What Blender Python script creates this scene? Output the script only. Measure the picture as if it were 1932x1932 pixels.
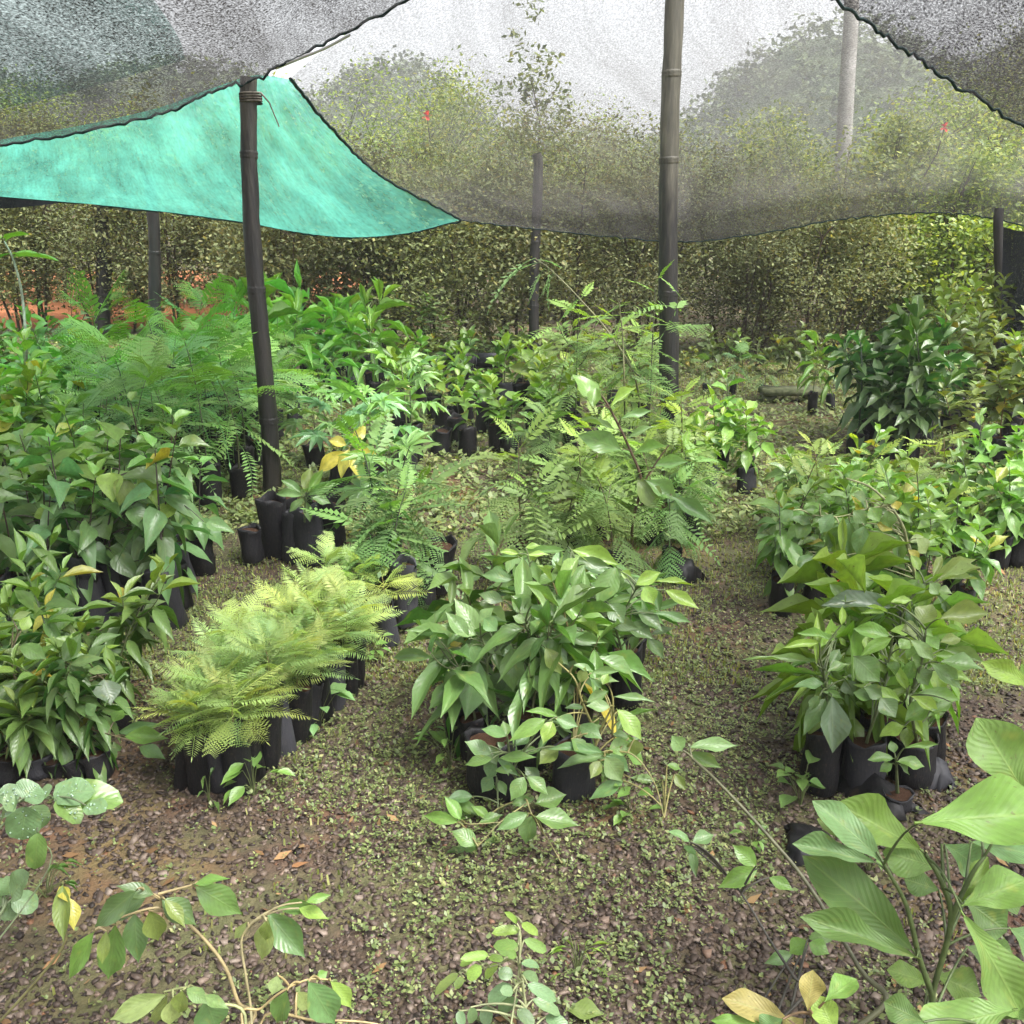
import bpy, math, random
import numpy as np
from mathutils import Matrix, Vector

for o in list(bpy.data.objects):
    bpy.data.objects.remove(o)
scene = bpy.context.scene
COL = scene.collection
R = math.radians

# ------------------------------------------------------------------ camera, sky, sun, exposure
CAMZ, PITCH, FPX, HALF = 1.5, R(17.3), 1817.0, 966.0
cam = bpy.data.cameras.new('camera')
cam_o = bpy.data.objects.new('camera', cam)
COL.objects.link(cam_o)
cam_o.location = (0, 0, CAMZ)
cam_o.rotation_euler = (math.pi / 2 - PITCH, 0, 0)
cam.sensor_fit = 'HORIZONTAL'
cam.angle = 2 * math.atan(HALF / FPX)
cam.clip_start = 0.02
cam.clip_end = 2000
scene.camera = cam_o

SUN_EL, SUN_AZ = R(60), R(125)         # soft light from high behind the camera, a little to the right
world = bpy.data.worlds.new('World')
scene.world = world
world.use_nodes = True
wn = world.node_tree
wn.nodes.clear()
sky = wn.nodes.new('ShaderNodeTexSky')
sky.sky_type = 'NISHITA'
sky.sun_disc = False
sky.sun_elevation = SUN_EL
sky.sun_rotation = SUN_AZ
sky.air_density = 1.0
sky.dust_density = 6.0
hs = wn.nodes.new('ShaderNodeHueSaturation')
hs.inputs['Saturation'].default_value = 0.16
bg = wn.nodes.new('ShaderNodeBackground')
bg.inputs['Strength'].default_value = 0.15
wo = wn.nodes.new('ShaderNodeOutputWorld')
wn.links.new(sky.outputs[0], hs.inputs['Color'])
wn.links.new(hs.outputs[0], bg.inputs['Color'])
wn.links.new(bg.outputs[0], wo.inputs['Surface'])

sun = bpy.data.lights.new('sun', 'SUN')
sun.energy = 1.5
sun.angle = R(25)
sun.color = (1.0, 0.98, 0.95)
sun_o = bpy.data.objects.new('sun', sun)
COL.objects.link(sun_o)
sd = Vector((math.sin(SUN_AZ) * math.cos(SUN_EL), math.cos(SUN_AZ) * math.cos(SUN_EL), math.sin(SUN_EL)))
sun_o.rotation_euler = sd.to_track_quat('Z', 'Y').to_euler()
sun_o.location = sd * 40

scene.render.engine = 'CYCLES'
scene.view_settings.view_transform = 'Standard'
scene.view_settings.look = 'None'
scene.view_settings.exposure = 1.78
scene.view_settings.gamma = 1.0
scene.cycles.max_bounces = 4
scene.cycles.diffuse_bounces = 2
scene.cycles.glossy_bounces = 2
scene.cycles.transmission_bounces = 3
scene.cycles.transparent_max_bounces = 16
scene.cycles.caustics_reflective = False
scene.cycles.caustics_refractive = False
scene.render.resolution_x = scene.render.resolution_y = 1024

# ------------------------------------------------------------------ picture -> place
SP, CP = math.sin(PITCH), math.cos(PITCH)

def ray(vx, vy):
    dx, dy = (vx - HALF) / FPX, (HALF - vy) / FPX
    return Vector((dx, CP + dy * SP, -SP + dy * CP))

def P(vx, vy, Y):
    d = ray(vx, vy)
    return Vector((0, 0, CAMZ)) + d * (Y / d.y)

def G(vx, vy, z=0.0):
    d = ray(vx, vy)
    return Vector((0, 0, CAMZ)) + d * ((z - CAMZ) / d.z)

# ------------------------------------------------------------------ small noise
_rs = np.random.RandomState(5)
_perm = _rs.rand(256, 256)

def vnoise(x, y):
    x = np.asarray(x, float); y = np.asarray(y, float)
    xi = np.floor(x).astype(int); yi = np.floor(y).astype(int)
    fx = x - xi; fy = y - yi
    fx = fx * fx * (3 - 2 * fx); fy = fy * fy * (3 - 2 * fy)
    a = _perm[xi % 256, yi % 256]; b = _perm[(xi + 1) % 256, yi % 256]
    c = _perm[xi % 256, (yi + 1) % 256]; d = _perm[(xi + 1) % 256, (yi + 1) % 256]
    return (a * (1 - fx) + b * fx) * (1 - fy) + (c * (1 - fx) + d * fx) * fy

def fbm(x, y, o=4):
    s = 0; a = 0.5
    for i in range(o):
        s = s + a * vnoise(x * 2 ** i + 17 * i, y * 2 ** i + 31 * i); a *= 0.5
    return s

# ------------------------------------------------------------------ materials
def mat(name):
    m = bpy.data.materials.new(name)
    m.use_nodes = True
    nt = m.node_tree
    nt.nodes.clear()
    out = nt.nodes.new('ShaderNodeOutputMaterial')
    return m, nt, out

def N(nt, t, **kw):
    n = nt.nodes.new('ShaderNode' + t)
    for k, v in kw.items():
        if k in n.inputs: n.inputs[k].default_value = v
        else: setattr(n, k, v)
    return n

def ramp(nt, stops, interp='LINEAR'):
    n = nt.nodes.new('ShaderNodeValToRGB')
    cr = n.color_ramp
    cr.interpolation = interp
    while len(cr.elements) < len(stops): cr.elements.new(0.5)
    for e, (p, c) in zip(cr.elements, stops):
        e.position = p
        e.color = (c, c, c, 1) if isinstance(c, (int, float)) else (*c, 1)
    return n

def mth(nt, op, a=None, b=None, clamp=False):
    n = nt.nodes.new('ShaderNodeMath'); n.operation = op; n.use_clamp = clamp
    for i, v in enumerate((a, b)):
        if v is None: continue
        if isinstance(v, (int, float)): n.inputs[i].default_value = v
        else: nt.links.new(v, n.inputs[i])
    return n.outputs[0]

def mixc(nt, f, a, b, blend='MIX'):
    n = nt.nodes.new('ShaderNodeMix'); n.data_type = 'RGBA'; n.blend_type = blend
    for s, v in ((0, f), (6, a), (7, b)):
        if isinstance(v, (int, float)): n.inputs[s].default_value = v
        elif isinstance(v, tuple): n.inputs[s].default_value = (*v, 1)
        else: nt.links.new(v, n.inputs[s])
    return n.outputs[2]

def leaf_material(name, veins=9.0, rough=0.3, vein_strength=0.3, island=None, translucent=0.33, spots=False, relief=0.25, spec=0.5):
    """top side glossy, underside paler, light passing through; colour comes from the object or its piece"""
    m, nt, out = mat(name)
    L = nt.links.new
    if island:
        geo0 = N(nt, 'NewGeometry')
        rr = ramp(nt, island)
        L(geo0.outputs['Random Per Island'], rr.inputs[0])
        oi0 = N(nt, 'ObjectInfo'); vr = ramp(nt, [(0.0, (0.62, 0.60, 0.62)), (0.5, (1.0, 0.95, 0.9)), (1.0, (1.25, 1.35, 1.05))])
        L(oi0.outputs['Random'], vr.inputs[0])
        base = mixc(nt, 1.0, rr.outputs[0], vr.outputs[0], 'MULTIPLY')
    else:
        oi = N(nt, 'ObjectInfo')
        base = oi.outputs['Color']
    tc = N(nt, 'TexCoord')
    if not island:
        uv = N(nt, 'UVMap')
        sep = N(nt, 'SeparateXYZ'); L(uv.outputs[0], sep.inputs[0])
        au = mth(nt, 'ABSOLUTE', mth(nt, 'SUBTRACT', sep.outputs[0], 0.5))
        midrib = mth(nt, 'SUBTRACT', 1.0, mth(nt, 'MULTIPLY', au, 28.0), clamp=True)
        ph = mth(nt, 'SUBTRACT', mth(nt, 'MULTIPLY', sep.outputs[1], veins), mth(nt, 'MULTIPLY', au, veins * 0.55))
        fr = mth(nt, 'ABSOLUTE', mth(nt, 'SUBTRACT', mth(nt, 'FRACT', ph), 0.5))
        side = mth(nt, 'SUBTRACT', 1.0, mth(nt, 'MULTIPLY', fr, 14.0), clamp=True)
        pillow = mth(nt, 'MULTIPLY', fr, 1.0)
        nz = N(nt, 'TexNoise', Scale=7.0, Detail=3.0)
        vm = nt.nodes.new('ShaderNodeVectorMath'); vm.operation = 'ADD'
        L(uv.outputs[0], vm.inputs[0])
        rnd = mth(nt, 'MULTIPLY', oi.outputs['Random'], 37.0)
        cb = N(nt, 'CombineXYZ'); L(rnd, cb.inputs[0]); L(rnd, cb.inputs[1])
        L(cb.outputs[0], vm.inputs[1])
        L(vm.outputs[0], nz.inputs['Vector'])
        nr = ramp(nt, [(0.3, 0.78), (0.7, 1.2)])
        L(nz.outputs[0], nr.inputs[0])
        base = mixc(nt, 1.0, base, nr.outputs[0], 'MULTIPLY')
        veinm = mth(nt, 'MULTIPLY', mth(nt, 'MAXIMUM', midrib, mth(nt, 'MULTIPLY', side, 0.45)), vein_strength)
        pale = mixc(nt, 0.4, base, (0.40, 0.5, 0.16))
        base = mixc(nt, veinm, base, pale)
        if spots:
            n2 = N(nt, 'TexNoise', Scale=16.0, Detail=1.0)
            L(vm.outputs[0], n2.inputs['Vector'])
            sr = ramp(nt, [(0.685, 0.0), (0.73, 1.0)])
            L(n2.outputs[0], sr.inputs[0])
            base = mixc(nt, mth(nt, 'MULTIPLY', sr.outputs[0], 0.7), base, (0.06, 0.04, 0.012))
            n3 = N(nt, 'TexNoise', Scale=3.0, Detail=2.0); L(vm.outputs[0], n3.inputs['Vector'])
            yr = ramp(nt, [(0.6, 0.0), (0.78, 1.0)]); L(n3.outputs[0], yr.inputs[0])
            base = mixc(nt, mth(nt, 'MULTIPLY', yr.outputs[0], 0.45), base, (0.30, 0.30, 0.05))
    geo = N(nt, 'NewGeometry')
    under = mixc(nt, 0.25, base, (0.30, 0.38, 0.16))
    col = mixc(nt, geo.outputs['Backfacing'], base, under)
    pr = N(nt, 'BsdfPrincipled', Roughness=rough)
    pr.inputs['Specular IOR Level'].default_value = spec
    L(col, pr.inputs['Base Color'])
    if not island:
        bp = N(nt, 'Bump', Strength=relief, Distance=0.003)
        hh = mth(nt, 'SUBTRACT', pillow, mth(nt, 'MULTIPLY', midrib, 0.6))
        L(hh, bp.inputs['Height'])
        L(bp.outputs[0], pr.inputs['Normal'])
    tr = N(nt, 'BsdfTranslucent')
    tcol = mixc(nt, 1.0, col, (1.5, 1.45, 0.65), 'MULTIPLY')
    L(tcol, tr.inputs['Color'])
    mx = N(nt, 'MixShader'); mx.inputs[0].default_value = translucent
    L(pr.outputs[0], mx.inputs[1]); L(tr.outputs[0], mx.inputs[2])
    L(mx.outputs[0], out.inputs[0])
    return m

M_LEAF = leaf_material('leaf', spots=True)
M_BIG = leaf_material('ribbed_leaf', veins=13, vein_strength=0.55, rough=0.42, spots=True, relief=0.35, spec=.26)
M_FROND = leaf_material('feather_leaf', veins=3, vein_strength=0.1, rough=0.5, translucent=0.4)
M_HEDGE = leaf_material('hedge_leaf', rough=0.6, spec=.2, translucent=0.35, island=[
    (0.0, (0.085, 0.09, 0.05)), (0.3, (0.105, 0.115, 0.058)), (0.6, (0.13, 0.14, 0.065)),
    (0.8, (0.16, 0.16, 0.08)), (0.93, (0.20, 0.165, 0.10)), (1.0, (0.28, 0.25, 0.10))])
M_BUSH = leaf_material('bush_leaf', rough=0.5, translucent=0.4, island=[
    (0.0, (0.06, 0.10, 0.025)), (0.35, (0.12, 0.18, 0.035)), (0.65, (0.20, 0.26, 0.05)),
    (0.85, (0.30, 0.34, 0.07)), (1.0, (0.42, 0.42, 0.12))])
M_FAR = leaf_material('far_leaf', rough=0.6, translucent=0.3, island=[
    (0.0, (0.03, 0.05, 0.025)), (0.5, (0.06, 0.09, 0.04)), (1.0, (0.12, 0.15, 0.06))])
M_WEED = leaf_material('weed_leaf', rough=0.45, translucent=0.35, island=[
    (0.0, (0.06, 0.09, 0.03)), (0.35, (0.10, 0.15, 0.045)), (0.7, (0.16, 0.21, 0.07)),
    (0.9, (0.25, 0.28, 0.11)), (1.0, (0.36, 0.35, 0.17))])
M_GRASS = leaf_material('grass_blade', rough=0.5, translucent=0.35, island=[
    (0.0, (0.13, 0.19, 0.05)), (0.5, (0.24, 0.29, 0.09)), (0.85, (0.36, 0.37, 0.14)), (1.0, (0.45, 0.40, 0.2))])

def simple(name, color, rough=0.6, spec=0.4, noise=None, island=None, bump=None):
    m, nt, out = mat(name)
    L = nt.links.new
    pr = N(nt, 'BsdfPrincipled', Roughness=rough)
    pr.inputs['Specular IOR Level'].default_value = spec
    tc = N(nt, 'TexCoord')
    if island:
        geo = N(nt, 'NewGeometry'); rr = ramp(nt, island)
        L(geo.outputs['Random Per Island'], rr.inputs[0]); L(rr.outputs[0], pr.inputs['Base Color'])
    elif noise:
        nz = N(nt, 'TexNoise', Scale=noise[0], Detail=5.0, Roughness=0.65)
        L(tc.outputs['Object'], nz.inputs['Vector'])
        rr = ramp(nt, noise[1]); L(nz.outputs[0], rr.inputs[0]); L(rr.outputs[0], pr.inputs['Base Color'])
    else:
        pr.inputs['Base Color'].default_value = (*color, 1)
    if bump:
        n2 = N(nt, 'TexNoise', Scale=bump[0], Detail=4.0)
        L(tc.outputs['Object'], n2.inputs['Vector'])
        b = N(nt, 'Bump', Strength=bump[1], Distance=bump[2]); L(n2.outputs[0], b.inputs['Height'])
        L(b.outputs[0], pr.inputs['Normal'])
    L(pr.outputs[0], out.inputs[0])
    return m

def stem_material():
    m, nt, out = mat('stem')
    L = nt.links.new
    oi = N(nt, 'ObjectInfo'); tc = N(nt, 'TexCoord')
    nz = N(nt, 'TexNoise', Scale=40.0, Detail=3.0); L(tc.outputs['Object'], nz.inputs['Vector'])
    rr = ramp(nt, [(0.3, 0.6), (0.7, 1.25)]); L(nz.outputs[0], rr.inputs[0])
    c = mixc(nt, 1.0, oi.outputs['Color'], rr.outputs[0], 'MULTIPLY')
    pr = N(nt, 'BsdfPrincipled', Roughness=0.55); L(c, pr.inputs['Base Color'])
    L(pr.outputs[0], out.inputs[0])
    return m
M_STEM = stem_material()

def bag_material():
    m, nt, out = mat('black_plastic')
    L = nt.links.new
    oi = N(nt, 'ObjectInfo'); tc = N(nt, 'TexCoord')
    nz = N(nt, 'TexNoise', Scale=18.0, Detail=5.0); L(tc.outputs['Object'], nz.inputs['Vector'])
    r1 = ramp(nt, [(0.4, (0.005, 0.005, 0.006)), (0.62, (0.011, 0.010, 0.010)), (0.80, (0.07, 0.045, 0.03))])
    L(nz.outputs[0], r1.inputs[0])
    grey = mixc(nt, mth(nt, 'MULTIPLY', mth(nt, 'POWER', oi.outputs['Random'], 4.0), 0.35), r1.outputs[0], (0.12, 0.12, 0.14))
    pr = N(nt, 'BsdfPrincipled', Roughness=0.5); L(grey, pr.inputs['Base Color']); pr.inputs['Specular IOR Level'].default_value = 0.25
    n2 = N(nt, 'TexNoise', Scale=30.0, Detail=3.0)
    mp = N(nt, 'Mapping'); mp.inputs['Scale'].default_value = (1, 1, 0.25)
    L(tc.outputs['Object'], mp.inputs[0]); L(mp.outputs[0], n2.inputs['Vector'])
    b = N(nt, 'Bump', Strength=0.35, Distance=0.008); L(n2.outputs[0], b.inputs['Height']); L(b.outputs[0], pr.inputs['Normal'])
    L(pr.outputs[0], out.inputs[0])
    return m
M_BAG = bag_material()
M_SOIL = simple('potting_soil', None, 0.9, 0.2, (45.0, [(0.3, (0.03, 0.017, 0.01)), (0.55, (0.10, 0.05, 0.028)), (0.75, (0.2, 0.095, 0.045))]), bump=(90, 1.0, 0.01))
M_STONE = simple('gravel_stone', None, 0.6, 0.35, island=[
    (0.0, (0.02, 0.014, 0.011)), (0.3, (0.045, 0.031, 0.023)), (0.65, (0.08, 0.056, 0.042)), (0.88, (0.125, 0.092, 0.07)), (0.97, (0.19, 0.15, 0.12)), (1.0, (0.15, 0.07, 0.035))])
M_BARK = simple('bark', None, 0.85, 0.2, (14.0, [(0.3, (0.03, 0.022, 0.015)), (0.6, (0.08, 0.06, 0.04)), (0.8, (0.16, 0.13, 0.10))]), bump=(30, 0.8, 0.02))
M_PALEBARK = simple('pale_bark', None, 0.8, 0.2, (5.0, [(0.3, (0.24, 0.23, 0.21)), (0.6, (0.36, 0.35, 0.33)), (0.8, (0.46, 0.45, 0.43))]))
M_REDFLOWER = simple('red_petal', (0.75, 0.07, 0.04), 0.5)
M_ROPE = simple('rope', None, 0.9, 0.1, (60.0, [(0.3, (0.05, 0.045, 0.04)), (0.7, (0.2, 0.18, 0.15))]))
M_PALEROPE = simple('pale_rope', (0.7, 0.7, 0.72), 0.6)
M_HEM = simple('net_hem', (0.012, 0.03, 0.028), 0.8, 0.2)
M_PLANK = simple('mossy_wood', None, 0.9, 0.2, (9.0, [(0.3, (0.05, 0.06, 0.03)), (0.6, (0.12, 0.13, 0.07)), (0.8, (0.22, 0.22, 0.15))]), bump=(30, 0.6, 0.02))
M_HILL = simple('hill_soil', None, 0.9, 0.1, (0.2, [(0.3, (0.03, 0.045, 0.02)), (0.7, (0.07, 0.09, 0.04))]))

def bamboo_material(name, lo, hi):
    m, nt, out = mat(name)
    L = nt.links.new
    tc = N(nt, 'TexCoord'); oi = N(nt, 'ObjectInfo')
    mp = N(nt, 'Mapping'); mp.inputs['Scale'].default_value = (9, 9, 1.1)
    L(tc.outputs['Object'], mp.inputs[0])
    st = N(nt, 'TexNoise', Scale=3.0, Detail=6.0, Roughness=0.7); L(mp.outputs[0], st.inputs['Vector'])
    clean = ramp(nt, [(0.3, (0.03, 0.028, 0.02)), (0.5, (0.072, 0.067, 0.047)), (0.72, (0.13, 0.12, 0.088))])
    L(st.outputs[0], clean.inputs[0])
    # black mould has crept up from the wet ground in a ragged line
    sep = N(nt, 'SeparateXYZ'); L(tc.outputs['Object'], sep.inputs[0])
    n2 = N(nt, 'TexNoise', Scale=5.0, Detail=5.0); L(mp.outputs[0], n2.inputs['Vector'])
    hgt = mth(nt, 'ADD', sep.outputs[2], mth(nt, 'MULTIPLY', mth(nt, 'SUBTRACT', n2.outputs[0], 0.5), 1.6))
    mr = N(nt, 'MapRange'); mr.inputs['From Min'].default_value = lo; mr.inputs['From Max'].default_value = hi
    L(hgt, mr.inputs[0])
    mould = ramp(nt, [(0.4, (0.006, 0.0055, 0.005)), (0.65, (0.018, 0.014, 0.011)), (0.85, (0.06, 0.05, 0.035))])
    L(st.outputs[0], mould.inputs[0])
    c = mixc(nt, mr.outputs[0], mould.outputs[0], clean.outputs[0])
    pr = N(nt, 'BsdfPrincipled', Roughness=0.5); L(c, pr.inputs['Base Color'])
    b = N(nt, 'Bump', Strength=0.8, Distance=0.012); L(st.outputs[0], b.inputs['Height']); L(b.outputs[0], pr.inputs['Normal'])
    L(pr.outputs[0], out.inputs[0])
    return m
M_BAMBOO = bamboo_material('bamboo', 1.3, 1.95); M_BAMBOO_DARK = bamboo_material('mouldy_bamboo', 1.55, 2.7)

def ground_material():
    m, nt, out = mat('nursery_ground')
    L = nt.links.new
    tc = N(nt, 'TexCoord')
    def nz(s, d=5.0, rgh=0.6):
        n = N(nt, 'TexNoise', Scale=s, Detail=d, Roughness=rgh); L(tc.outputs['Object'], n.inputs['Vector']); return n.outputs[0]
    r1 = ramp(nt, [(0.25, (0.025, 0.016, 0.010)), (0.5, (0.06, 0.038, 0.023)), (0.75, (0.115, 0.075, 0.046))]); L(nz(28.0), r1.inputs[0])
    red = ramp(nt, [(0.53, 0.0), (0.66, 1.0)]); L(nz(1.3), red.inputs[0])
    c = mixc(nt, mth(nt, 'MULTIPLY', red.outputs[0], 0.75), r1.outputs[0], (0.21, 0.085, 0.04))
    moss = ramp(nt, [(0.42, 0.0), (0.58, 1.0)]); L(nz(2.1), moss.inputs[0])
    c = mixc(nt, mth(nt, 'MULTIPLY', moss.outputs[0], 0.55), c, (0.10, 0.115, 0.036))
    pr = N(nt, 'BsdfPrincipled', Roughness=0.8); L(c, pr.inputs['Base Color'])
    b = N(nt, 'Bump', Strength=0.9, Distance=0.02); L(nz(45.0), b.inputs['Height']); L(b.outputs[0], pr.inputs['Normal'])
    L(pr.outputs[0], out.inputs[0])
    return m
M_GROUND = ground_material()
M_REDEARTH = simple('red_earth', None, 0.9, 0.1, (3.0, [(0.3, (0.22, 0.085, 0.04)), (0.6, (0.36, 0.14, 0.065)), (0.8, (0.42, 0.2, 0.10))]), bump=(12, 0.8, 0.05))

def net_material(name, yarn, cover, contrast, pitch=0.006, stretch=3.0, through=None, thin=None, rib=0.25, soft=0.12, gather=0.0):
    """knitted shade cloth: dark yarn, open meshes between; uv is in metres"""
    m, nt, out = mat(name)
    L = nt.links.new
    uv = N(nt, 'UVMap')
    mp = N(nt, 'Mapping'); mp.inputs['Scale'].default_value = (1 / pitch, 1 / pitch / stretch, 1)
    L(uv.outputs[0], mp.inputs[0])
    mesh = N(nt, 'TexNoise', Scale=1.0, Detail=1.0)
    if stretch > 3: mesh.noise_dimensions = '2D'; L(mp.outputs[0], mesh.inputs['Vector'])
    else:
        tco = N(nt, 'TexCoord'); mo = N(nt, 'Mapping'); mo.inputs['Scale'].default_value = (1 / pitch, .6 / pitch, 1 / pitch)
        L(tco.outputs['Object'], mo.inputs[0]); L(mo.outputs[0], mesh.inputs['Vector'])
    # zigzag yarn rows
    wv = N(nt, 'TexWave', Scale=0.28, Distortion=4.0, Detail=0.0); wv.bands_direction = 'Y'
    mp2 = N(nt, 'Mapping'); mp2.inputs['Scale'].default_value = (1 / pitch, 1 / pitch, 1); mp2.inputs['Rotation'].default_value = (0, 0, 0.5)
    L(uv.outputs[0], mp2.inputs[0]); L(mp2.outputs[0], wv.inputs['Vector'])
    # uneven stretching of the cloth, patches and folds
    mp3 = N(nt, 'Mapping'); mp3.inputs['Scale'].default_value = (2.2, 0.5, 1); L(uv.outputs[0], mp3.inputs[0])
    big = N(nt, 'TexNoise', Scale=1.2, Detail=2.0, Roughness=0.6); big.noise_dimensions = '2D'; L(mp3.outputs[0], big.inputs['Vector'])
    mp4 = N(nt, 'Mapping'); mp4.inputs['Scale'].default_value = (26.0, 1.0, 1); L(uv.outputs[0], mp4.inputs[0])
    fold = N(nt, 'TexNoise', Scale=1.0, Detail=1.0); fold.noise_dimensions = '2D'; L(mp4.outputs[0], fold.inputs['Vector'])
    a = mth(nt, 'ADD', mth(nt, 'MULTIPLY', mesh.outputs[0], 1.0 - rib), mth(nt, 'MULTIPLY', wv.outputs['Fac'], rib))
    a = mth(nt, 'ADD', a, mth(nt, 'MULTIPLY', mth(nt, 'SUBTRACT', big.outputs[0], 0.5), 0.35))
    a = mth(nt, 'ADD', a, mth(nt, 'MULTIPLY', mth(nt, 'SUBTRACT', fold.outputs[0], 0.5), contrast))
    if gather:      # the cloth bunches up where it sags towards its free edge
        sv = N(nt, 'SeparateXYZ'); L(uv.outputs[0], sv.inputs[0])
        gm = N(nt, 'MapRange'); gm.interpolation_type = 'SMOOTHSTEP'
        for k_, v_ in (('From Min', 0.0), ('From Max', 1.3), ('To Min', gather), ('To Max', 0.0)): gm.inputs[k_].default_value = v_
        L(sv.outputs[1], gm.inputs[0]); a = mth(nt, 'ADD', a, gm.outputs[0])
    mr = N(nt, 'MapRange'); mr.inputs['From Min'].default_value = 0.5 - soft + (0.5 - cover); mr.inputs['From Max'].default_value = 0.5 + soft + (0.5 - cover)
    L(a, mr.inputs[0])
    fac = mr.outputs[0]
    d = N(nt, 'BsdfDiffuse'); t = N(nt, 'BsdfTranslucent')
    cn = ramp(nt, [(0.3, tuple(c * 0.75 for c in yarn)), (0.7, tuple(min(1, c * 1.25) for c in yarn))])
    L(big.outputs[0], cn.inputs[0]); L(cn.outputs[0], d.inputs['Color']); L(cn.outputs[0], t.inputs['Color'])
    y = N(nt, 'MixShader'); y.inputs[0].default_value = 0.45
    L(d.outputs[0], y.inputs[1]); L(t.outputs[0], y.inputs[2])
    tp = N(nt, 'BsdfTransparent')
    if through: tp.inputs['Color'].default_value = (*through, 1)
    mx = N(nt, 'MixShader'); L(fac, mx.inputs[0]); L(tp.outputs[0], mx.inputs[1]); L(y.outputs[0], mx.inputs[2])
    L(mx.outputs[0], out.inputs[0])
    return m
M_NET_A = net_material('shade_cloth_dense', (0.045, 0.042, 0.042), 0.66, 0.10, pitch=0.008, stretch=1.0, rib=0.04, soft=.36)
M_NET_B = net_material('shade_cloth_open', (0.112, 0.106, 0.104), 0.45, 0.14, pitch=0.010, stretch=1.3, rib=0.05, soft=0.5, gather=.2)
M_NET_C = net_material('shade_cloth_green', (0.12, 0.46, 0.365), 0.80, 0.7, pitch=0.015, stretch=8.0, through=(0.72, 0.97, 0.88), soft=0.95)
M_NET_D = net_material('shade_cloth_coarse', (0.020, 0.018, 0.020), 0.60, 0.08, pitch=0.0065, stretch=1.1, rib=0.10, soft=.3)
M_NET_E = net_material('shade_cloth_curtain', (0.014, 0.016, 0.018), 0.93, 0.2, pitch=0.01, stretch=2.0, soft=0.3)
M_NET_F = net_material('shade_cloth_old_green', (0.035, 0.10, 0.085), 0.38, 0.15, pitch=0.012, stretch=1.1, rib=0.05, through=(0.85, 0.97, 0.93), soft=.25)

# ------------------------------------------------------------------ mesh helpers
def mesh_np(name, V, F, m=None, uv=None, smooth=False):
    """V (n,3), F (k,q) all faces the same size; uv per vertex (n,2)"""
    V = np.asarray(V, np.float32); F = np.asarray(F, np.int32)
    me = bpy.data.meshes.new(name)
    k, q = F.shape
    me.vertices.add(len(V)); me.vertices.foreach_set('co', V.ravel())
    me.loops.add(k * q); me.loops.foreach_set('vertex_index', F.ravel())
    me.polygons.add(k)
    me.polygons.foreach_set('loop_start', np.arange(0, k * q, q, dtype=np.int32))
    me.polygons.foreach_set('loop_total', np.full(k, q, np.int32))
    me.update(calc_edges=True)
    if uv is not None:
        ul = me.uv_layers.new(name='UVMap')
        ul.data.foreach_set('uv', np.asarray(uv, np.float32)[F.ravel()].ravel())
    if smooth: me.polygons.foreach_set('use_smooth', np.ones(k, bool))
    if m: me.materials.append(m)
    me.validate()
    return me

def grid_faces(r, c, off=0, wrap=False):
    F = []
    cc = c if wrap else c - 1
    for i in range(r - 1):
        for j in range(cc):
            j2 = (j + 1) % c
            F.append((off + i * c + j, off + i * c + j2, off + (i + 1) * c + j2, off + (i + 1) * c + j))
    return F

class MB:
    """collects quads into one mesh"""
    def __init__(s): s.V = []; s.F = []; s.UV = []
    def add(s, V, F, UV=None):
        o = len(s.V)
        s.V += [tuple(v) for v in V]; s.F += [tuple(i + o for i in f) for f in F]
        s.UV += list(UV) if UV is not None else [(0.5, 0.5)] * len(V)
    def tube(s, pts, r0, r1, sides=5, rng=None):
        pts = [Vector(p) for p in pts]
        n = len(pts); V = []
        for i, p in enumerate(pts):
            d = (pts[min(i + 1, n - 1)] - pts[max(i - 1, 0)])
            if d.length < 1e-9: d = Vector((0, 0, 1))
            d.normalize()
            a = d.cross(Vector((0.13, 0.97, 0.21))).normalized(); b = d.cross(a)
            r = r0 + (r1 - r0) * i / max(n - 1, 1)
            for k in range(sides):
                t = 2 * math.pi * k / sides
                V.append(p + a * (math.cos(t) * r) + b * (math.sin(t) * r))
        s.add(V, grid_faces(n, sides, 0, True))
    def mesh(s, name, m, smooth=True):
        return mesh_np(name, s.V, s.F, m, s.UV, smooth)

def bez(p0, p1, p2, n):
    return [p0 * (1 - t) ** 2 + p1 * (2 * t * (1 - t)) + p2 * t ** 2 for t in [i / n for i in range(n + 1)]]

def smooth_path(pts, n=6):
    """Catmull-Rom through points"""
    pts = [Vector(p) for p in pts]
    if len(pts) < 3: return [pts[0].lerp(pts[-1], i / n) for i in range(n + 1)]
    e = [pts[0] * 2 - pts[1]] + pts + [pts[-1] * 2 - pts[-2]]
    out = []
    for i in range(1, len(e) - 2):
        a, b, c, d = e[i - 1], e[i], e[i + 1], e[i + 2]
        for k in range(n):
            t = k / n
            out.append(0.5 * ((2 * b) + (c - a) * t + (2 * a - 5 * b + 4 * c - d) * t * t + (3 * b - a - 3 * c + d) * t ** 3))
    out.append(pts[-1])
    return out

def obj(name, me, parent=None, loc=None, color=None):
    o = bpy.data.objects.new(name, me)
    COL.objects.link(o)
    if parent: o.parent = parent
    if loc is not None: o.location = loc
    if color: o.color = (*color, 1)
    return o

def tag(o, label, cat, group=None, kind=None):
    if label: o['label'] = label
    if cat: o['category'] = cat
    if group: o['group'] = group
    if kind: o['kind'] = kind
    return o

def empty(name, loc, rz=0, s=1.0):
    o = bpy.data.objects.new(name, None)
    o.empty_display_size = 0.1
    COL.objects.link(o)
    o.location = loc; o.rotation_euler = (0, 0, rz); o.scale = (s, s, s)
    return o

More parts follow.
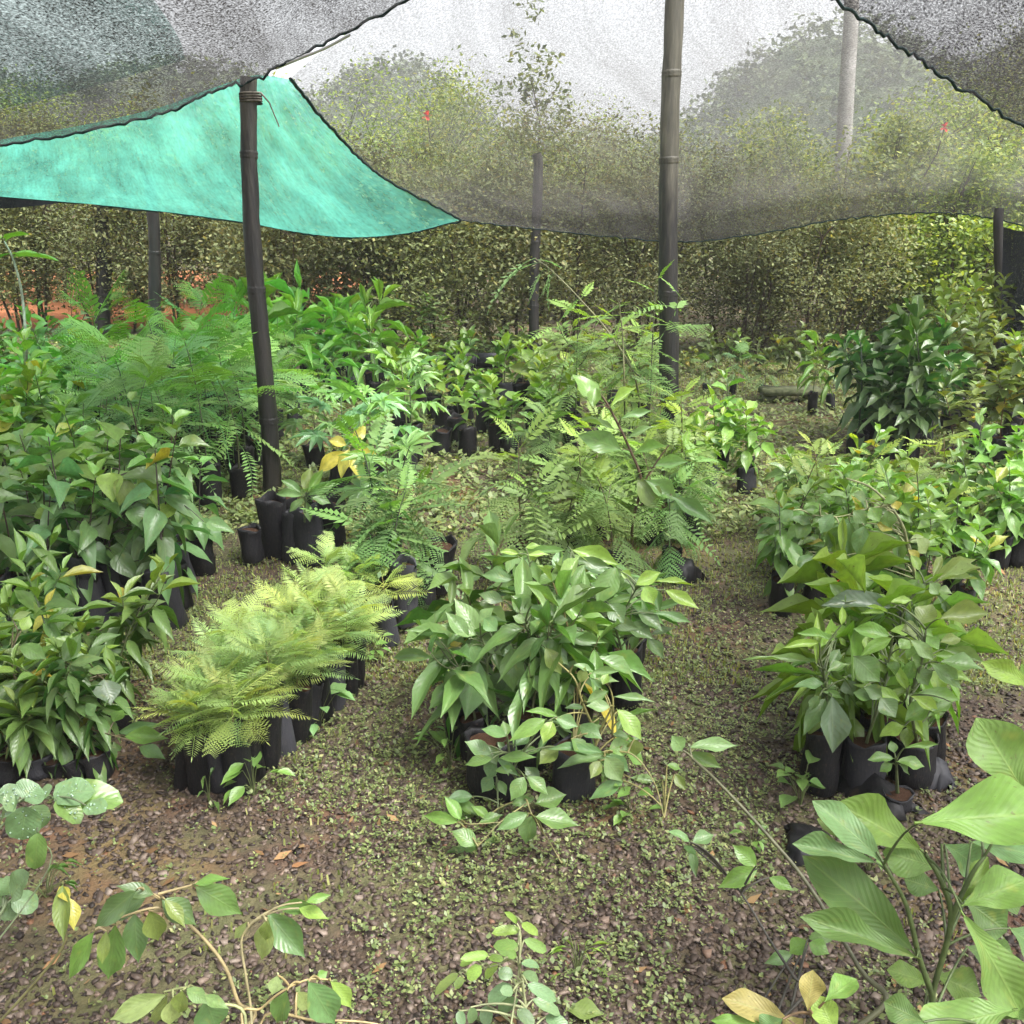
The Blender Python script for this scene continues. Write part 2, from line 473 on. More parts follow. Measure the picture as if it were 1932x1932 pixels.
# ------------------------------------------------------------------ leaf blades
SH = {
 'heart': [(0, .06), (.05, .27), (.16, .45), (.3, .5), (.5, .42), (.7, .26), (.85, .12), (.93, .05), (1, 0)],
 'ellip': [(0, .02), (.1, .2), (.25, .39), (.42, .5), (.55, .48), (.7, .35), (.82, .18), (.91, .07), (1, 0)],
 'lance': [(0, .02), (.15, .25), (.35, .46), (.5, .5), (.65, .42), (.8, .25), (.92, .09), (1, 0)],
 'obov': [(0, .03), (.15, .14), (.35, .33), (.55, .47), (.66, .5), (.78, .43), (.88, .27), (.95, .11), (1, 0)],
 'round': [(0, .1), (.1, .35), (.3, .48), (.5, .5), (.75, .45), (.9, .32), (1, .02)],
}

def outline(shape, t):
    pts = SH[shape]
    xs, ws = zip(*pts)
    if t <= 0: return ws[0]
    if t >= 1: return ws[-1]
    i = max(k for k in range(len(xs) - 1) if xs[k] <= t)
    def tang(k):
        if k == 0: return (ws[1] - ws[0]) / (xs[1] - xs[0]) * 1.3
        if k == len(xs) - 1: return (ws[-1] - ws[-2]) / (xs[-1] - xs[-2])
        return (ws[k + 1] - ws[k - 1]) / (xs[k + 1] - xs[k - 1])
    h = xs[i + 1] - xs[i]; f = (t - xs[i]) / h
    return max(0, (2 * f ** 3 - 3 * f * f + 1) * ws[i] + (f ** 3 - 2 * f * f + f) * h * tang(i) + (3 * f * f - 2 * f ** 3) * ws[i + 1] + (f ** 3 - f * f) * h * tang(i + 1))

def leaf_grid(shape, n, m, petiole, fold, curl, wave, seed=0, twist=0.0):
    """unit leaf along +X (petiole at the origin, tip at 1), max width 1 in Y, top side +Z"""
    rr = random.Random(seed)
    xs, ws = zip(*SH[shape])
    ts = [0.6 * (i / n) + 0.4 * (0.5 - 0.5 * math.cos(math.pi * i / n)) for i in range(n + 1)]
    V = []; UV = []
    ph = rr.uniform(0, 6)
    for t in ts:
        w = outline(shape, t)
        x = petiole + (1 - petiole) * t
        for j in range(2 * m + 1):
            u = (j - m) / m
            y = u * w
            z = -curl * x * x + fold * abs(u) * w + wave * math.sin(t * 9 + ph + (2 if u > 0 else 0)) * abs(u) * w * 2
            z += twist * u * w * t
            V.append((x, y, z)); UV.append((0.5 + 0.5 * u, t))
    F = grid_faces(n + 1, 2 * m + 1)
    if petiole > 0:
        o = len(V)
        for x in (0, petiole * 0.5, petiole * 1.05):
            z = -curl * x * x - 0.004
            for dy, dz in ((-.018, .012), (.018, .012), (0, -.012)):
                V.append((x, dy * 1.2, z + dz)); UV.append((0.5, 0.0))
        F += grid_faces(3, 3, o, True)
    return V, F, UV

def leaf_set(name, shape, n=5, m=1, petiole=0.12, fold=0.3, curls=(0.1, 0.3, 0.55), wave=0.04, material=None, twist=0.0):
    out = []
    for i, c in enumerate(curls):
        b = MB(); b.add(*leaf_grid(shape, n, m, petiole, fold * (1 - 0.25 * i), c, wave, i * 7 + 1, twist * (-1) ** i))
        out.append(b.mesh(name, material or M_LEAF))
    return out

def diamond(b, base, tip, wdir, w, lift=0.0):
    """a small folded leaflet of two quads"""
    base = Vector(base); tip = Vector(tip); wd = Vector(wdir)
    mid = base.lerp(tip, 0.45)
    up = (tip - base).cross(wd).normalized() if (tip - base).length > 1e-9 else Vector((0, 0, 1))
    m2 = base.lerp(tip, 0.5)
    l = mid + wd * w + up * lift; r = mid - wd * w + up * lift
    b.add([base, l, tip, m2, r], [(0, 1, 2, 3), (0, 3, 2, 4)], [(0.5, 0), (0, .5), (.5, 1), (.5, .5), (1, .5)])

def pinnate_mesh(name, pairs, llen, lwid, curl, seed, petiole=0.22, material=None, angle=62, droop=0.15, taper=True):
    rr = random.Random(seed)
    b = MB()
    def c(x): return Vector((x, 0.03 * math.sin(x * 3 + seed), -curl * x * x))
    b.tube([c(i / 6) for i in range(7)], 0.009, 0.004, 3)
    for k in range(pairs):
        t = petiole + (1 - petiole) * (k + 0.5) / pairs
        s = math.sin(math.pi * (0.18 + 0.78 * (k + 0.5) / pairs)) ** 0.6 if taper else 1
        for sg in (-1, 1):
            a = R(angle + rr.uniform(-8, 8)); L = llen * s * rr.uniform(0.85, 1.1)
            d = Vector((math.cos(a), sg * math.sin(a), -droop + rr.uniform(-.15, .15))).normalized()
            wd = Vector((0, 0, 1)).cross(d).normalized()
            p = c(t)
            diamond(b, p, p + d * L, wd, lwid * s, 0.1 * lwid)
    p = c(1); d = (c(1) - c(.95)).normalized()
    diamond(b, p, p + d * llen * 0.6, Vector((0, 1, 0)), lwid * .7)
    return b.mesh(name, material or M_FROND, False)

def bipinnate_mesh(name, pairs, plen, sub, curl, seed, material=None, petiole=0.2, droop=0.25):
    rr = random.Random(seed)
    b = MB()
    def c(x): return Vector((x, 0.04 * math.sin(x * 3 + seed), -curl * x * x))
    b.tube([c(i / 6) for i in range(7)], 0.010, 0.004, 3)
    for k in range(pairs):
        f = (k + 0.5) / pairs
        t = petiole + (1 - petiole) * f
        s = math.sin(math.pi * (0.2 + 0.72 * f)) ** 0.7
        for sg in (-1, 1):
            a = R(58 + rr.uniform(-8, 8)); L = plen * s * rr.uniform(.85, 1.1)
            d = Vector((math.cos(a), sg * math.sin(a), -droop * rr.uniform(0.2, 1.6))).normalized()
            sd_ = Vector((0, 0, 1)).cross(d).normalized()
            p0 = c(t)
            for q in range(sub):
                g = (q + 0.6) / sub
                p = p0 + d * (L * g) + Vector((0, 0, -0.25 * L * g * g))
                ll = L * 0.26 * (1 - 0.45 * g)
                for s2 in (-1, 1):
                    dd = (d * 0.45 + sd_ * s2).normalized()
                    wd = Vector((0, 0, 1)).cross(dd).normalized()
                    e = p + dd * ll
                    b.add([p, p.lerp(e, .5) + wd * ll * .3, e, p.lerp(e, .5) - wd * ll * .3], [(0, 1, 2, 3)], [(.5, 0), (0, .5), (.5, 1), (1, .5)])
    return b.mesh(name, material or M_FROND, False)

def palmate_mesh(name, lobes, wid, seed, petiole=0.45, droop=0.25):
    rr = random.Random(seed)
    b = MB()
    b.tube([Vector((0, 0, 0)), Vector((petiole * .5, 0, .03)), Vector((petiole, 0, 0))], 0.012, 0.009, 3)
    c = Vector((petiole, 0, 0))
    for k in range(lobes):
        a = R(-140 + 280 * k / (lobes - 1) + rr.uniform(-5, 5))
        L = (1 - petiole) * (1.0 - 0.35 * abs(k - (lobes - 1) / 2) / ((lobes - 1) / 2))
        V, F, UV = leaf_grid('lance', 4, 1, 0.0, 0.25, droop, 0.05, seed + k)
        ca, sa = math.cos(a), math.sin(a)
        b.add([(c.x + (x * ca * L - y * wid * sa), c.y + (x * sa * L + y * wid * ca), c.z + z * L) for x, y, z in V], F, UV)
    return b.mesh(name, M_LEAF)

# leaf kinds
L_HEART = leaf_set('leaf', 'heart', 8, 2, 0.14, 0.35, (0.15, 0.35, 0.6), 0.05)
L_ELL = leaf_set('leaf', 'ellip', 8, 2, 0.06, 0.3, (0.08, 0.25, 0.45), 0.05)
L_HELL = leaf_set('leaf', 'ellip', 8, 2, 0.04, 0.3, (0.02, 0.08, 0.16), 0.05, twist=.15)
L_HLAN = leaf_set('leaf', 'lance', 8, 2, 0.05, 0.4, (0.03, 0.10, 0.2), 0.08, twist=.15)
L_LAN = leaf_set('leaf', 'lance', 8, 2, 0.08, 0.4, (0.1, 0.3, 0.5), 0.08)
L_SMALL = leaf_set('leaf', 'ellip', 6, 1, 0.08, 0.3, (0.1, 0.3), 0.0)
L_STRAP = leaf_set('leaf', 'lance', 7, 1, 0.2, 0.4, (0.25, 0.5, 0.8), 0.05)
L_BIG = leaf_set('leaf', 'obov', 12, 3, 0.05, 0.28, (0.03, 0.1, 0.2), 0.09, M_BIG)
L_OBL = leaf_set('leaflet', 'round', 5, 1, 0.04, 0.2, (0.05, 0.2), 0.02)
L_OBV = leaf_set('leaflet', 'round', 7, 2, 0.04, 0.25, (0.05, 0.2, 0.4), 0.06)
L_PIN = [pinnate_mesh('frond', 9, 0.24, 0.05, c, i + 3) for i, c in enumerate((0.15, 0.35, 0.6))]
L_PINF = [pinnate_mesh('frond', 13, 0.2, 0.03, c, i + 11, angle=70) for i, c in enumerate((0.15, 0.35, 0.6))]
L_FERN = [pinnate_mesh('frond', 20, 0.28, 0.017, c, i + 21, petiole=.15, angle=66, droop=.25) for i, c in enumerate((0.1, 0.35))] + [bipinnate_mesh('frond', 13, 0.28, 6, .2, 27), bipinnate_mesh('frond', 12, 0.3, 6, .45, 28)]
L_FERN2 = [bipinnate_mesh('frond', 7, 0.4, 8, c, i + 31) for i, c in enumerate((0.1, 0.35))]
L_PALM = [palmate_mesh('leaf', 9, 0.13, i + 41, droop=d) for i, d in enumerate((0.15, 0.35))]

# ------------------------------------------------------------------ grow bags
def bag_mesh(seed, sides=12):
    rr = random.Random(seed)
    rings = [(0.0, .90), (0.06, 1.0), (0.3, 1.02), (0.62, .97), (0.9, 1.0), (1.0, 1.04), (0.985, .93), (0.86, .90)]
    V = []
    ph = [rr.uniform(0, 6) for _ in range(4)]
    for i, (z, r) in enumerate(rings):
        for k in range(sides):
            a = 2 * math.pi * k / sides
            rad = r * (1 + 0.07 * math.sin(3 * a + ph[0] + z * 3) + 0.05 * math.sin(5 * a + ph[1] - z * 6) + rr.uniform(-.055, .055))
            zz = z + (0.05 * math.sin(2 * a + ph[2]) + rr.uniform(-.05, .05) if i >= 4 else rr.uniform(-.02, .02) if i else 0)
            V.append((0.5 * rad * math.cos(a), 0.5 * rad * math.sin(a), zz))
    return mesh_np('bag', V, grid_faces(len(rings), sides, 0, True), M_BAG)

def soil_mesh(seed, sides=10):
    rr = random.Random(seed)
    V = [(0, 0, 0.04)]
    for r in (0.28, 0.49):
        for k in range(sides):
            a = 2 * math.pi * k / sides
            V.append((r * math.cos(a), r * math.sin(a), rr.uniform(-.03, .04)))
    F = [(0, 1 + k, 1 + (k + 1) % sides, 1 + (k + 1) % sides) for k in range(sides)]
    b = []
    for k in range(sides):
        b.append((1 + k, 1 + sides + k, 1 + sides + (k + 1) % sides, 1 + (k + 1) % sides))
    me = bpy.data.meshes.new('soil')
    me.from_pydata(V, [], [(0, 1 + k, 1 + (k + 1) % sides) for k in range(sides)] + b)
    me.materials.append(M_SOIL)
    return me
BAGS = [bag_mesh(i) for i in range(6)]
SOILS = [soil_mesh(i) for i in range(3)]

def add_bag(root, dia, h, rr, tilt=0.0, at=(0, 0, 0)):
    rz = rr.uniform(0, 6.28)
    Mx = Matrix.Translation(at) @ Matrix.Rotation(rz, 4, 'Z') @ Matrix.Rotation(tilt + rr.gauss(0, .05), 4, 'X') @ Matrix.Diagonal((dia * rr.uniform(.85, 1.12), dia * rr.uniform(.85, 1.12), h * rr.uniform(.85, 1.1), 1))
    o = obj('bag', rr.choice(BAGS), root); o.matrix_basis = Mx
    s = obj('soil', rr.choice(SOILS), o)
    s.matrix_basis = Matrix.Translation((0, 0, 0.9)) @ Matrix.Diagonal((.93, .93, 0.1 / h, 1))

# ------------------------------------------------------------------ seedlings grown by rule
CO = {'g': (0.07, 0.185, 0.03), 'd': (0.03, 0.10, 0.026), 'l': (0.24, 0.40, 0.05), 'p': (0.14, 0.26, 0.085), 'b': (0.085, 0.215, 0.07),
      'y': (0.50, 0.42, 0.04), 'o': (0.15, 0.21, 0.03), 'k': (0.05, 0.10, 0.08), 'r': (0.36, 0.27, 0.09), 'w': (0.28, 0.36, 0.13),
      'f': (0.35, 0.50, 0.15), 'm': (0.125, 0.29, 0.035), 'v': (0.15, 0.32, 0.11)}

def jit(c, rr, a=0.22):
    v = 0.84 * (1 + rr.uniform(-a, a))
    h = rr.uniform(-a, a) * 0.5
    lum = .3 * c[0] + .6 * c[1] + .1 * c[2]; c = tuple(lum + (u - lum) * 1.0 for u in c)
    return (max(0.004, c[0] * v * (1 + h)), max(0.004, c[1] * v), max(0.004, c[2] * v * (1 - h)))

class Sp:
    """what a kind of seedling looks like"""
    def __init__(s, leaves, h, n, ll, lw, col, young=None, start=0.3, top=55, low=-15, stem=0.004, scol=(0.10, 0.13, 0.05), lean=0.12,
                 bag=(0.10, 0.2), branches=0, yellow=0.03, arr='alt', lname='leaf'):
        s.__dict__.update(locals())

def leaf_matrix(p, d, L, W, roll, rr=None):
    d = Vector(d).normalized()
    z = Vector((0, 0, 1))
    side = z.cross(d)
    if side.length < 1e-3: side = Vector((1, 0, 0))
    side.normalize()
    n = d.cross(side)
    if roll:
        q = Matrix.Rotation(roll, 3, d); side = q @ side; n = q @ n
    M = Matrix.Identity(4)
    for i in range(3):
        M[i][0] = d[i] * L; M[i][1] = side[i] * W; M[i][2] = n[i] * L; M[i][3] = p[i]
    return M

def make_template(sp, seed):
    """parts of one seedling: (name, mesh, matrix, colour)"""
    rr = random.Random(seed)
    parts = []
    bh = sp.bag[1] if sp.bag else 0
    h = sp.h * rr.uniform(0.85, 1.15)
    b = MB()
    axes = []
    az = rr.uniform(0, 6.28)
    top = Vector((math.cos(az), math.sin(az), 0)) * (sp.lean * h) + Vector((0, 0, bh + h))
    mid = Vector((rr.uniform(-.04, .04) * h, rr.uniform(-.04, .04) * h, bh + h * .55))
    main = bez(Vector((0, 0, bh * .85)), mid, top, 8)
    axes.append((main, sp.n))
    b.tube(main, sp.stem, sp.stem * .45, 5)
    for k in range(sp.branches):
        t = rr.uniform(0.25, 0.7); i = int(t * 8)
        a = rr.uniform(0, 6.28); Lb = h * rr.uniform(0.3, 0.55)
        p0 = main[i]
        e = p0 + Vector((math.cos(a) * .75, math.sin(a) * .75, .7)) * Lb
        ax = bez(p0, p0 + Vector((math.cos(a), math.sin(a), .3)) * Lb * .5, e, 6)
        axes.append((ax, max(3, sp.n // 2)))
        b.tube(ax, sp.stem * .6, sp.stem * .3, 4)
    parts.append(('stem', b.mesh('stem', M_STEM), Matrix.Identity(4), jit(sp.scol, rr)))
    for ai, (ax, n) in enumerate(axes):
        a = rr.uniform(0, 6.28)
        st = sp.start if ai == 0 else 0.35
        for k in range(n):
            f = k / max(n - 1, 1)
            t = st + (1 - st) * f
            x = t * (len(ax) - 1); i = min(int(x), len(ax) - 2)
            p = ax[i].lerp(ax[i + 1], x - i)
            a += 2.4 + rr.uniform(-.4, .4) if sp.arr == 'alt' else (math.pi if k % 2 else math.pi / 2) + rr.uniform(-.25, .25)
            el = R(sp.low + (sp.top - sp.low) * f ** 1.3 + rr.uniform(-14, 14))
            s = (0.75 + 0.4 * math.sin(math.pi * (0.25 + 0.65 * f))) * rr.uniform(0.8, 1.12)
            if f > 0.93: s *= 0.7
            d = (math.cos(el) * math.cos(a), math.cos(el) * math.sin(a), math.sin(el))
            M = leaf_matrix(p, d, sp.ll * s, sp.lw * s, rr.uniform(-.45, .45))
            c = sp.col
            if sp.young and f > 0.7: c = tuple(u + (v - u) * (f - .6) / .4 for u, v in zip(sp.col, sp.young))
            if rr.random() < sp.yellow: c = CO['y']
            ms = sp.leaves
            parts.append((sp.lname, ms[min(len(ms) - 1, int((1 - f) * len(ms) * rr.uniform(0.6, 1.3)))], M, jit(c, rr)))
    return parts

ORD = ['first', 'second', 'third', 'fourth', 'fifth', 'sixth', 'seventh', 'eighth', 'ninth', 'tenth', 'eleventh', 'twelfth', 'thirteenth', 'fourteenth']
TPL = {}
def put(sp, name, loc, label, cat, group=None, s=1.0, rr=random, nt=4, tint=None, bag=True):
    key = id(sp)
    if key not in TPL: TPL[key] = [make_template(sp, len(TPL) * 31 + i) for i in range(nt)]
    tpl = rr.choice(TPL[key])
    root = empty(name, loc, rr.uniform(0, 6.28), s)
    root.scale = (s, s, s * (rr.uniform(.78, 1.3) if sp.h > .15 else rr.uniform(.85, 1.05)))
    root.rotation_euler = (rr.gauss(0, .06 if sp.lean < .35 else .2), rr.gauss(0, .06 if sp.lean < .35 else .2), root.rotation_euler[2])
    tag(root, label, cat, group)
    if sp.bag and bag: add_bag(root, sp.bag[0], sp.bag[1], rr, rr.uniform(-.06, .06))
    hv = rr.uniform(.75, 1.3); hq = rr.uniform(.82, 1.2)
    for nm, me, M, c in tpl:
        if nm != 'stem':
            if rr.random() < .12: continue
            M = Matrix.Translation(M.translation) @ Matrix.Rotation(rr.gauss(0, .22), 4, (rr.uniform(-1, 1), rr.uniform(-1, 1), rr.uniform(-1, 1))) @ Matrix.Translation(-M.translation) @ M
        o = obj(nm, me, root)
        o.matrix_basis = M
        c2 = (c[0] * hv * hq, c[1] * hv, c[2] * hv / hq)
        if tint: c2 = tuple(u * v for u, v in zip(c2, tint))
        o.color = (*c2, 1)
    return root

def block(sp, name, quad, nx, ny, label, cat, group, rr, jitter=0.25, keep=1.0, s=(0.85, 1.15), tint=None, nt=4):
    """seedlings standing in rows inside a quadrilateral on the ground (given by four corners)"""
    a, b, c, d = [G(*q) for q in quad]
    for j in range(ny):
        k = 0
        for i in range(nx):
            if rr.random() > keep: continue
            u = (i + .5 + rr.uniform(-jitter, jitter)) / nx; v = (j + .5 + rr.uniform(-jitter, jitter)) / ny
            p = a.lerp(b, u).lerp(d.lerp(c, u), v)
            p.z = gz(p.x, p.y)
            row = 'front row' if j == 0 else 'back row' if j == ny - 1 else ORD[j] + ' row'
            lab = label + ', ' + row + (', ' + ORD[k] + ' from left' if k else ', leftmost')
            put(sp, name, p, lab, cat, group, rr.uniform(*s), rr, nt, tint)
            k += 1

# ------------------------------------------------------------------ setting: ground
def gz(x, y):
    x = np.asarray(x, float); y = np.asarray(y, float)
    near = np.clip((30 - np.abs(y)) / 20, 0, 1)
    z = ((fbm(x * .8 + 40, y * .8 + 40, 3) - .44) * 0.07 + (fbm(x * 5 + 9, y * 5 + 3, 2) - .37) * 0.018) * near
    return float(z) if z.ndim == 0 else z

def axis(a, b, fine_a, fine_b, step, coarse):
    left = [a + (fine_a - a) * (1 - (1 - i / coarse) ** 2.2) for i in range(coarse)]
    mid = list(np.arange(fine_a, fine_b, step))
    right = [fine_b + (b - fine_b) * (i / coarse) ** 2.2 for i in range(coarse + 1)]
    return np.array(left + mid + right)
xs = axis(-500, 500, -6, 6, 0.07, 18)
ys = axis(-60, 900, 0.6, 11, 0.07, 18)
X, Y = np.meshgrid(xs, ys)
V = np.stack([X.ravel(), Y.ravel(), gz(X.ravel(), Y.ravel())], 1)
r_, c_ = X.shape
idx = np.arange(r_ * c_).reshape(r_, c_)
F = np.stack([idx[:-1, :-1].ravel(), idx[:-1, 1:].ravel(), idx[1:, 1:].ravel(), idx[1:, :-1].ravel()], 1)
g = obj('ground', mesh_np('ground', V, F, M_GROUND, smooth=True)); g['kind'] = 'structure'

# bare red earth bank beyond the left of the hedge
xs = np.linspace(-16, -2.2, 50); ys = np.linspace(12.6, 24, 40)
X, Y = np.meshgrid(xs, ys)
edge = np.clip((X + 16) / 2, 0, 1) * np.clip((-2.2 - X) / 1.5, 0, 1) * np.clip((Y - 12.6) / .8, 0, 1) * np.clip((24 - Y) / 2, 0, 1)
Z = -0.15 + edge * (0.18 + 0.02 * (Y - 12.6) + 0.12 * fbm(X, Y))
V = np.stack([X.ravel(), Y.ravel(), Z.ravel()], 1)
r_, c_ = X.shape; idx = np.arange(r_ * c_).reshape(r_, c_)
F = np.stack([idx[:-1, :-1].ravel(), idx[:-1, 1:].ravel(), idx[1:, 1:].ravel(), idx[1:, :-1].ravel()], 1)
g = obj('red_earth_bank', mesh_np('red_earth_bank', V, F, M_REDEARTH, smooth=True)); g['kind'] = 'structure'

# hill with forest
def hill_z(x, y):
    d = np.zeros_like(x)
    for cx, cy, h, sx, sy in ((44, 150, 25, 24, 45), (78, 150, 24, 34, 45), (-18, 170, 23, 22, 50), (-52, 170, 23, 34, 50), (-90, 170, 22, 40, 50), (10, 190, 13, 60, 40), (130, 150, 22, 40, 50)):
        d = np.maximum(d, h * np.exp(-((x - cx) / sx) ** 2 - ((y - cy) / sy) ** 2))
    return d + 2.2 * (fbm(x * .08, y * .08) - .4) * np.clip(d / 6, 0, 1) - 0.6
xs = np.linspace(-220, 240, 120); ys = np.linspace(70, 300, 60)
X, Y = np.meshgrid(xs, ys); Z = hill_z(X, Y)
V = np.stack([X.ravel(), Y.ravel(), Z.ravel()], 1)
r_, c_ = X.shape; idx = np.arange(r_ * c_).reshape(r_, c_)
F = np.stack([idx[:-1, :-1].ravel(), idx[:-1, 1:].ravel(), idx[1:, 1:].ravel(), idx[1:, :-1].ravel()], 1)
g = obj('hills', mesh_np('hills', V, F, M_HILL, smooth=True)); g['kind'] = 'structure'

def leaf_quads(Pc, size, rs, upbias=0.3, aspect=0.5, azi=None):
    """many single leaves as folded-free diamonds; Pc (n,3), size (n,)"""
    n = len(Pc)
    d = rs.normal(size=(n, 3)); d[:, 2] = d[:, 2] * 0.6 - 0.2
    d /= np.linalg.norm(d, axis=1)[:, None]
    nn = rs.normal(size=(n, 3)); nn[:, 2] = np.abs(nn[:, 2]) + upbias * 3
    s = np.cross(nn, d); s /= np.linalg.norm(s, axis=1)[:, None] + 1e-9
    L = size[:, None]
    a = Pc - d * L * .5; e = Pc + d * L * .5
    l = Pc - d * L * .06 + s * L * aspect * .5; r = Pc - d * L * .06 - s * L * aspect * .5
    V = np.stack([a, l, e, r], 1).reshape(-1, 3)
    F = np.arange(4 * n).reshape(n, 4)
    return V, F

rs = np.random.RandomState(3)
nt_ = 5200
tx = rs.uniform(-150, 170, nt_); ty = rs.uniform(85, 185, nt_)
tz = hill_z(tx, ty)
keep = tz > 0.6
tx, ty, tz = tx[keep], ty[keep], tz[keep]
pc = []; sz = []
for x, y, z in zip(tx, ty, tz):
    k = 16; r = rs.uniform(1.0, 2.3)
    q = rs.normal(size=(k, 3)) * (r * .5, r * .5, r * .42) + (x, y, z + r * .9)
    pc.append(q); sz.append(rs.uniform(.5, 1.1, k))
V, F = leaf_quads(np.concatenate(pc), np.concatenate(sz), rs, 0.4, 0.75)
o = obj('hillside_forest', mesh_np('hillside_forest', V, F, M_FAR))
tag(o, 'grey green forest covering the hills behind everything', 'forest', kind='stuff')

# ------------------------------------------------------------------ hedge shrubs and bushes beyond the nets
def shrub(name, x, y, h, w, seed, nclump, per, leaf, label, cat, group, material, bare=0.25, ntrunk=4, lean=0, trunk_r=0.03, zmin=None, dens=1.0, spread=.11):
    rs = np.random.RandomState(seed); rr = random.Random(seed)
    root = empty(name, (x, y, gz(x, y)))
    tag(root, label, cat, group)
    b = MB()
    # clumps scattered through an uneven crown
    cl = []
    while len(cl) < nclump:
        u = rs.uniform(-1, 1, 3)
        if u @ u > 1: continue
        if u @ u < 0.1 and rs.rand() < .5: continue
        zz = bare * h + (u[2] * .5 + .5) * (1 - bare) * h
        ww = w * (0.55 + 0.45 * math.sin(math.pi * min(1, (zz / h) * .9 + .1))) * (0.8 + .5 * vnoise(seed + u[0] * 2, u[2] * 3 + seed))
        cl.append((u[0] * ww * .5 + lean * zz, u[1] * ww * .5, zz * (0.88 + .3 * vnoise(seed * 3 + u[0] * 3, u[1] * 3))))
    cl = np.array(cl)
    pts = []; sz = []
    for c in cl:
        k = int(per * rs.uniform(.6, 1.4))
        pts.append(c + rs.normal(size=(k, 3)) * (spread * w, spread * w, spread * .8 * w)); sz.append(leaf * rs.uniform(.6, 1.35, k))
    pts = np.concatenate(pts); sz = np.concatenate(sz)
    ok = pts[:, 2] > .05
    V, F = leaf_quads(pts[ok], sz[ok], rs, 0.25, 0.5)
    o = obj('crown', mesh_np('crown', V, F, material), root); o['kind'] = 'stuff'
    # trunks and limbs reaching the clumps
    bases = [Vector((rr.uniform(-.14, .14) * w, rr.uniform(-.14, .14) * w, -0.03)) for _ in range(ntrunk)]
    tops = []
    for bs in bases:
        t = Vector((bs.x * 2.2 + rr.uniform(-.15, .15) * w + lean * h * .5, bs.y * 2.2, h * rr.uniform(.5, .7)))
        pth = bez(bs, bs.lerp(t, .5) + Vector((rr.uniform(-.08, .08), rr.uniform(-.05, .05), 0)) * w, t, 7)
        b.tube(pth, trunk_r, trunk_r * .45, 5); tops.append(pth)
    for c in cl[::2]:
        c = Vector(c); pth = min(tops, key=lambda q: (q[4] - c).length)
        i = min(range(2, 8), key=lambda k: abs(pth[k].z - (c.z - .2)))
        b.tube(bez(pth[i], pth[i].lerp(c, .5) + Vector((0, 0, .04)), c, 3), trunk_r * .32, trunk_r * .12, 3)
    obj('trunk', b.mesh('trunk', M_BARK), root)
    return root

rr = random.Random(11)
# the close hedge right behind the posts, base visible between about 9.8 and 12 m
hx = [-6.2, -5.2, -4.25, -3.3, -2.4, -1.55, -.75, 0.05, .85, 1.65, 2.45, 3.25]
hedge_lab = 'dark small leaved hedge shrub behind the far posts'
for i, x in enumerate(hx):
    y = (12.6 if x < -2.6 else 11.2 if x < -.9 else 10.6) + rr.uniform(-.25, .25)
    shrub('hedge_shrub', x + rr.uniform(-.1, .1), y, rr.uniform(1.8, 2.7), rr.uniform(1.5, 1.9), 100 + i, rr.randint(95, 140), 165, rr.uniform(.04, .06), hedge_lab + ', ' + (ORD[i] + ' from left' if i else 'leftmost'), 'shrub', 'dark shrubs in the hedge', M_HEDGE, bare=0.12 if x < -2.6 else .05, ntrunk=6, trunk_r=.02, spread=.085)
# looser yellow green bushes beyond the hedge
bl = [(-7.5, 16, 3.2), (-5.6, 15, 2.9), (-3.6, 14.6, 3.2), (-2.0, 15.5, 3.4), (-.6, 14, 3.0), (.9, 14.5, 2.6), (2.2, 15, 2.7), (3.4, 13, 2.5), (4.6, 12.2, 2.45), (5.6, 13.2, 2.9), (6.8, 15, 3.6), (-9.4, 18, 3.6), (8.4, 17, 4.2),
      (-4.6, 17.5, 3.4), (-1.2, 18, 3.5), (1.6, 18, 2.9), (4.2, 17, 3.0), (3.9, 11.3, 2.1), (4.9, 10.8, 1.95), (5.6, 11.2, 2.1)]
BUSH_AT = ['far left edge', 'left', 'left of the left post', 'right of the left post', 'middle', 'just right of the middle', 'left of the tall post', 'right of the tall post', 'left of the pale trunk', 'behind the right post', 'right edge', 'far left corner', 'far right corner']
for i, (x, y, h) in enumerate(bl):
    shrub('bush', x, y, h, 2.4 if h > 2.5 else 1.5, 300 + i, 230, 60, 0.062, 'yellow green leafy bush beyond the hedge, ' + ('behind the nets, ' + BUSH_AT[i] if i < 13 else 'in the farthest row, ' + ('leftmost', 'second from left', 'third from left', 'rightmost')[i - 13] if i < 17 else 'low and bright, ' + ('left', 'middle', 'right')[i - 17] + ' of three at right'), 'bush', 'bushes beyond the hedge', M_BUSH, bare=.02, ntrunk=4, spread=.09)
# taller shoots and the pale trunk
shrub('sapling_tree', .3, 14.2, 4.1, .8, 401, 60, 30, .09, 'slender sapling whose tip rises above the others through the net', 'tree', None, M_BUSH, bare=.1, ntrunk=1)
pb = P(1588, 420, 12.3); pb.z = 0
t = empty('pale_tree', pb); tag(t, 'tall pale grey bare trunk standing behind the black net', 'tree')
b = MB(); b.tube(smooth_path([(0, 0, -.05), P(1588, 340, 12.3) - pb, P(1597, 180, 12.3) - pb, P(1606, 30, 12.3) - pb, P(1612, -150, 12.3) - pb, P(1614, -330, 12.3) - pb], 5), .10, .075, 9)
obj('trunk', b.mesh('trunk', M_PALEBARK), t)
rs = np.random.RandomState(77); c0 = rs.normal(size=(900, 3)) * (.9, .9, .5) + (.2, .1, 6.3)
V, F = leaf_quads(c0, rs.uniform(.07, .14, 900), rs); o = obj('crown', mesh_np('crown', V, F, M_BUSH), t); o['kind'] = 'stuff'
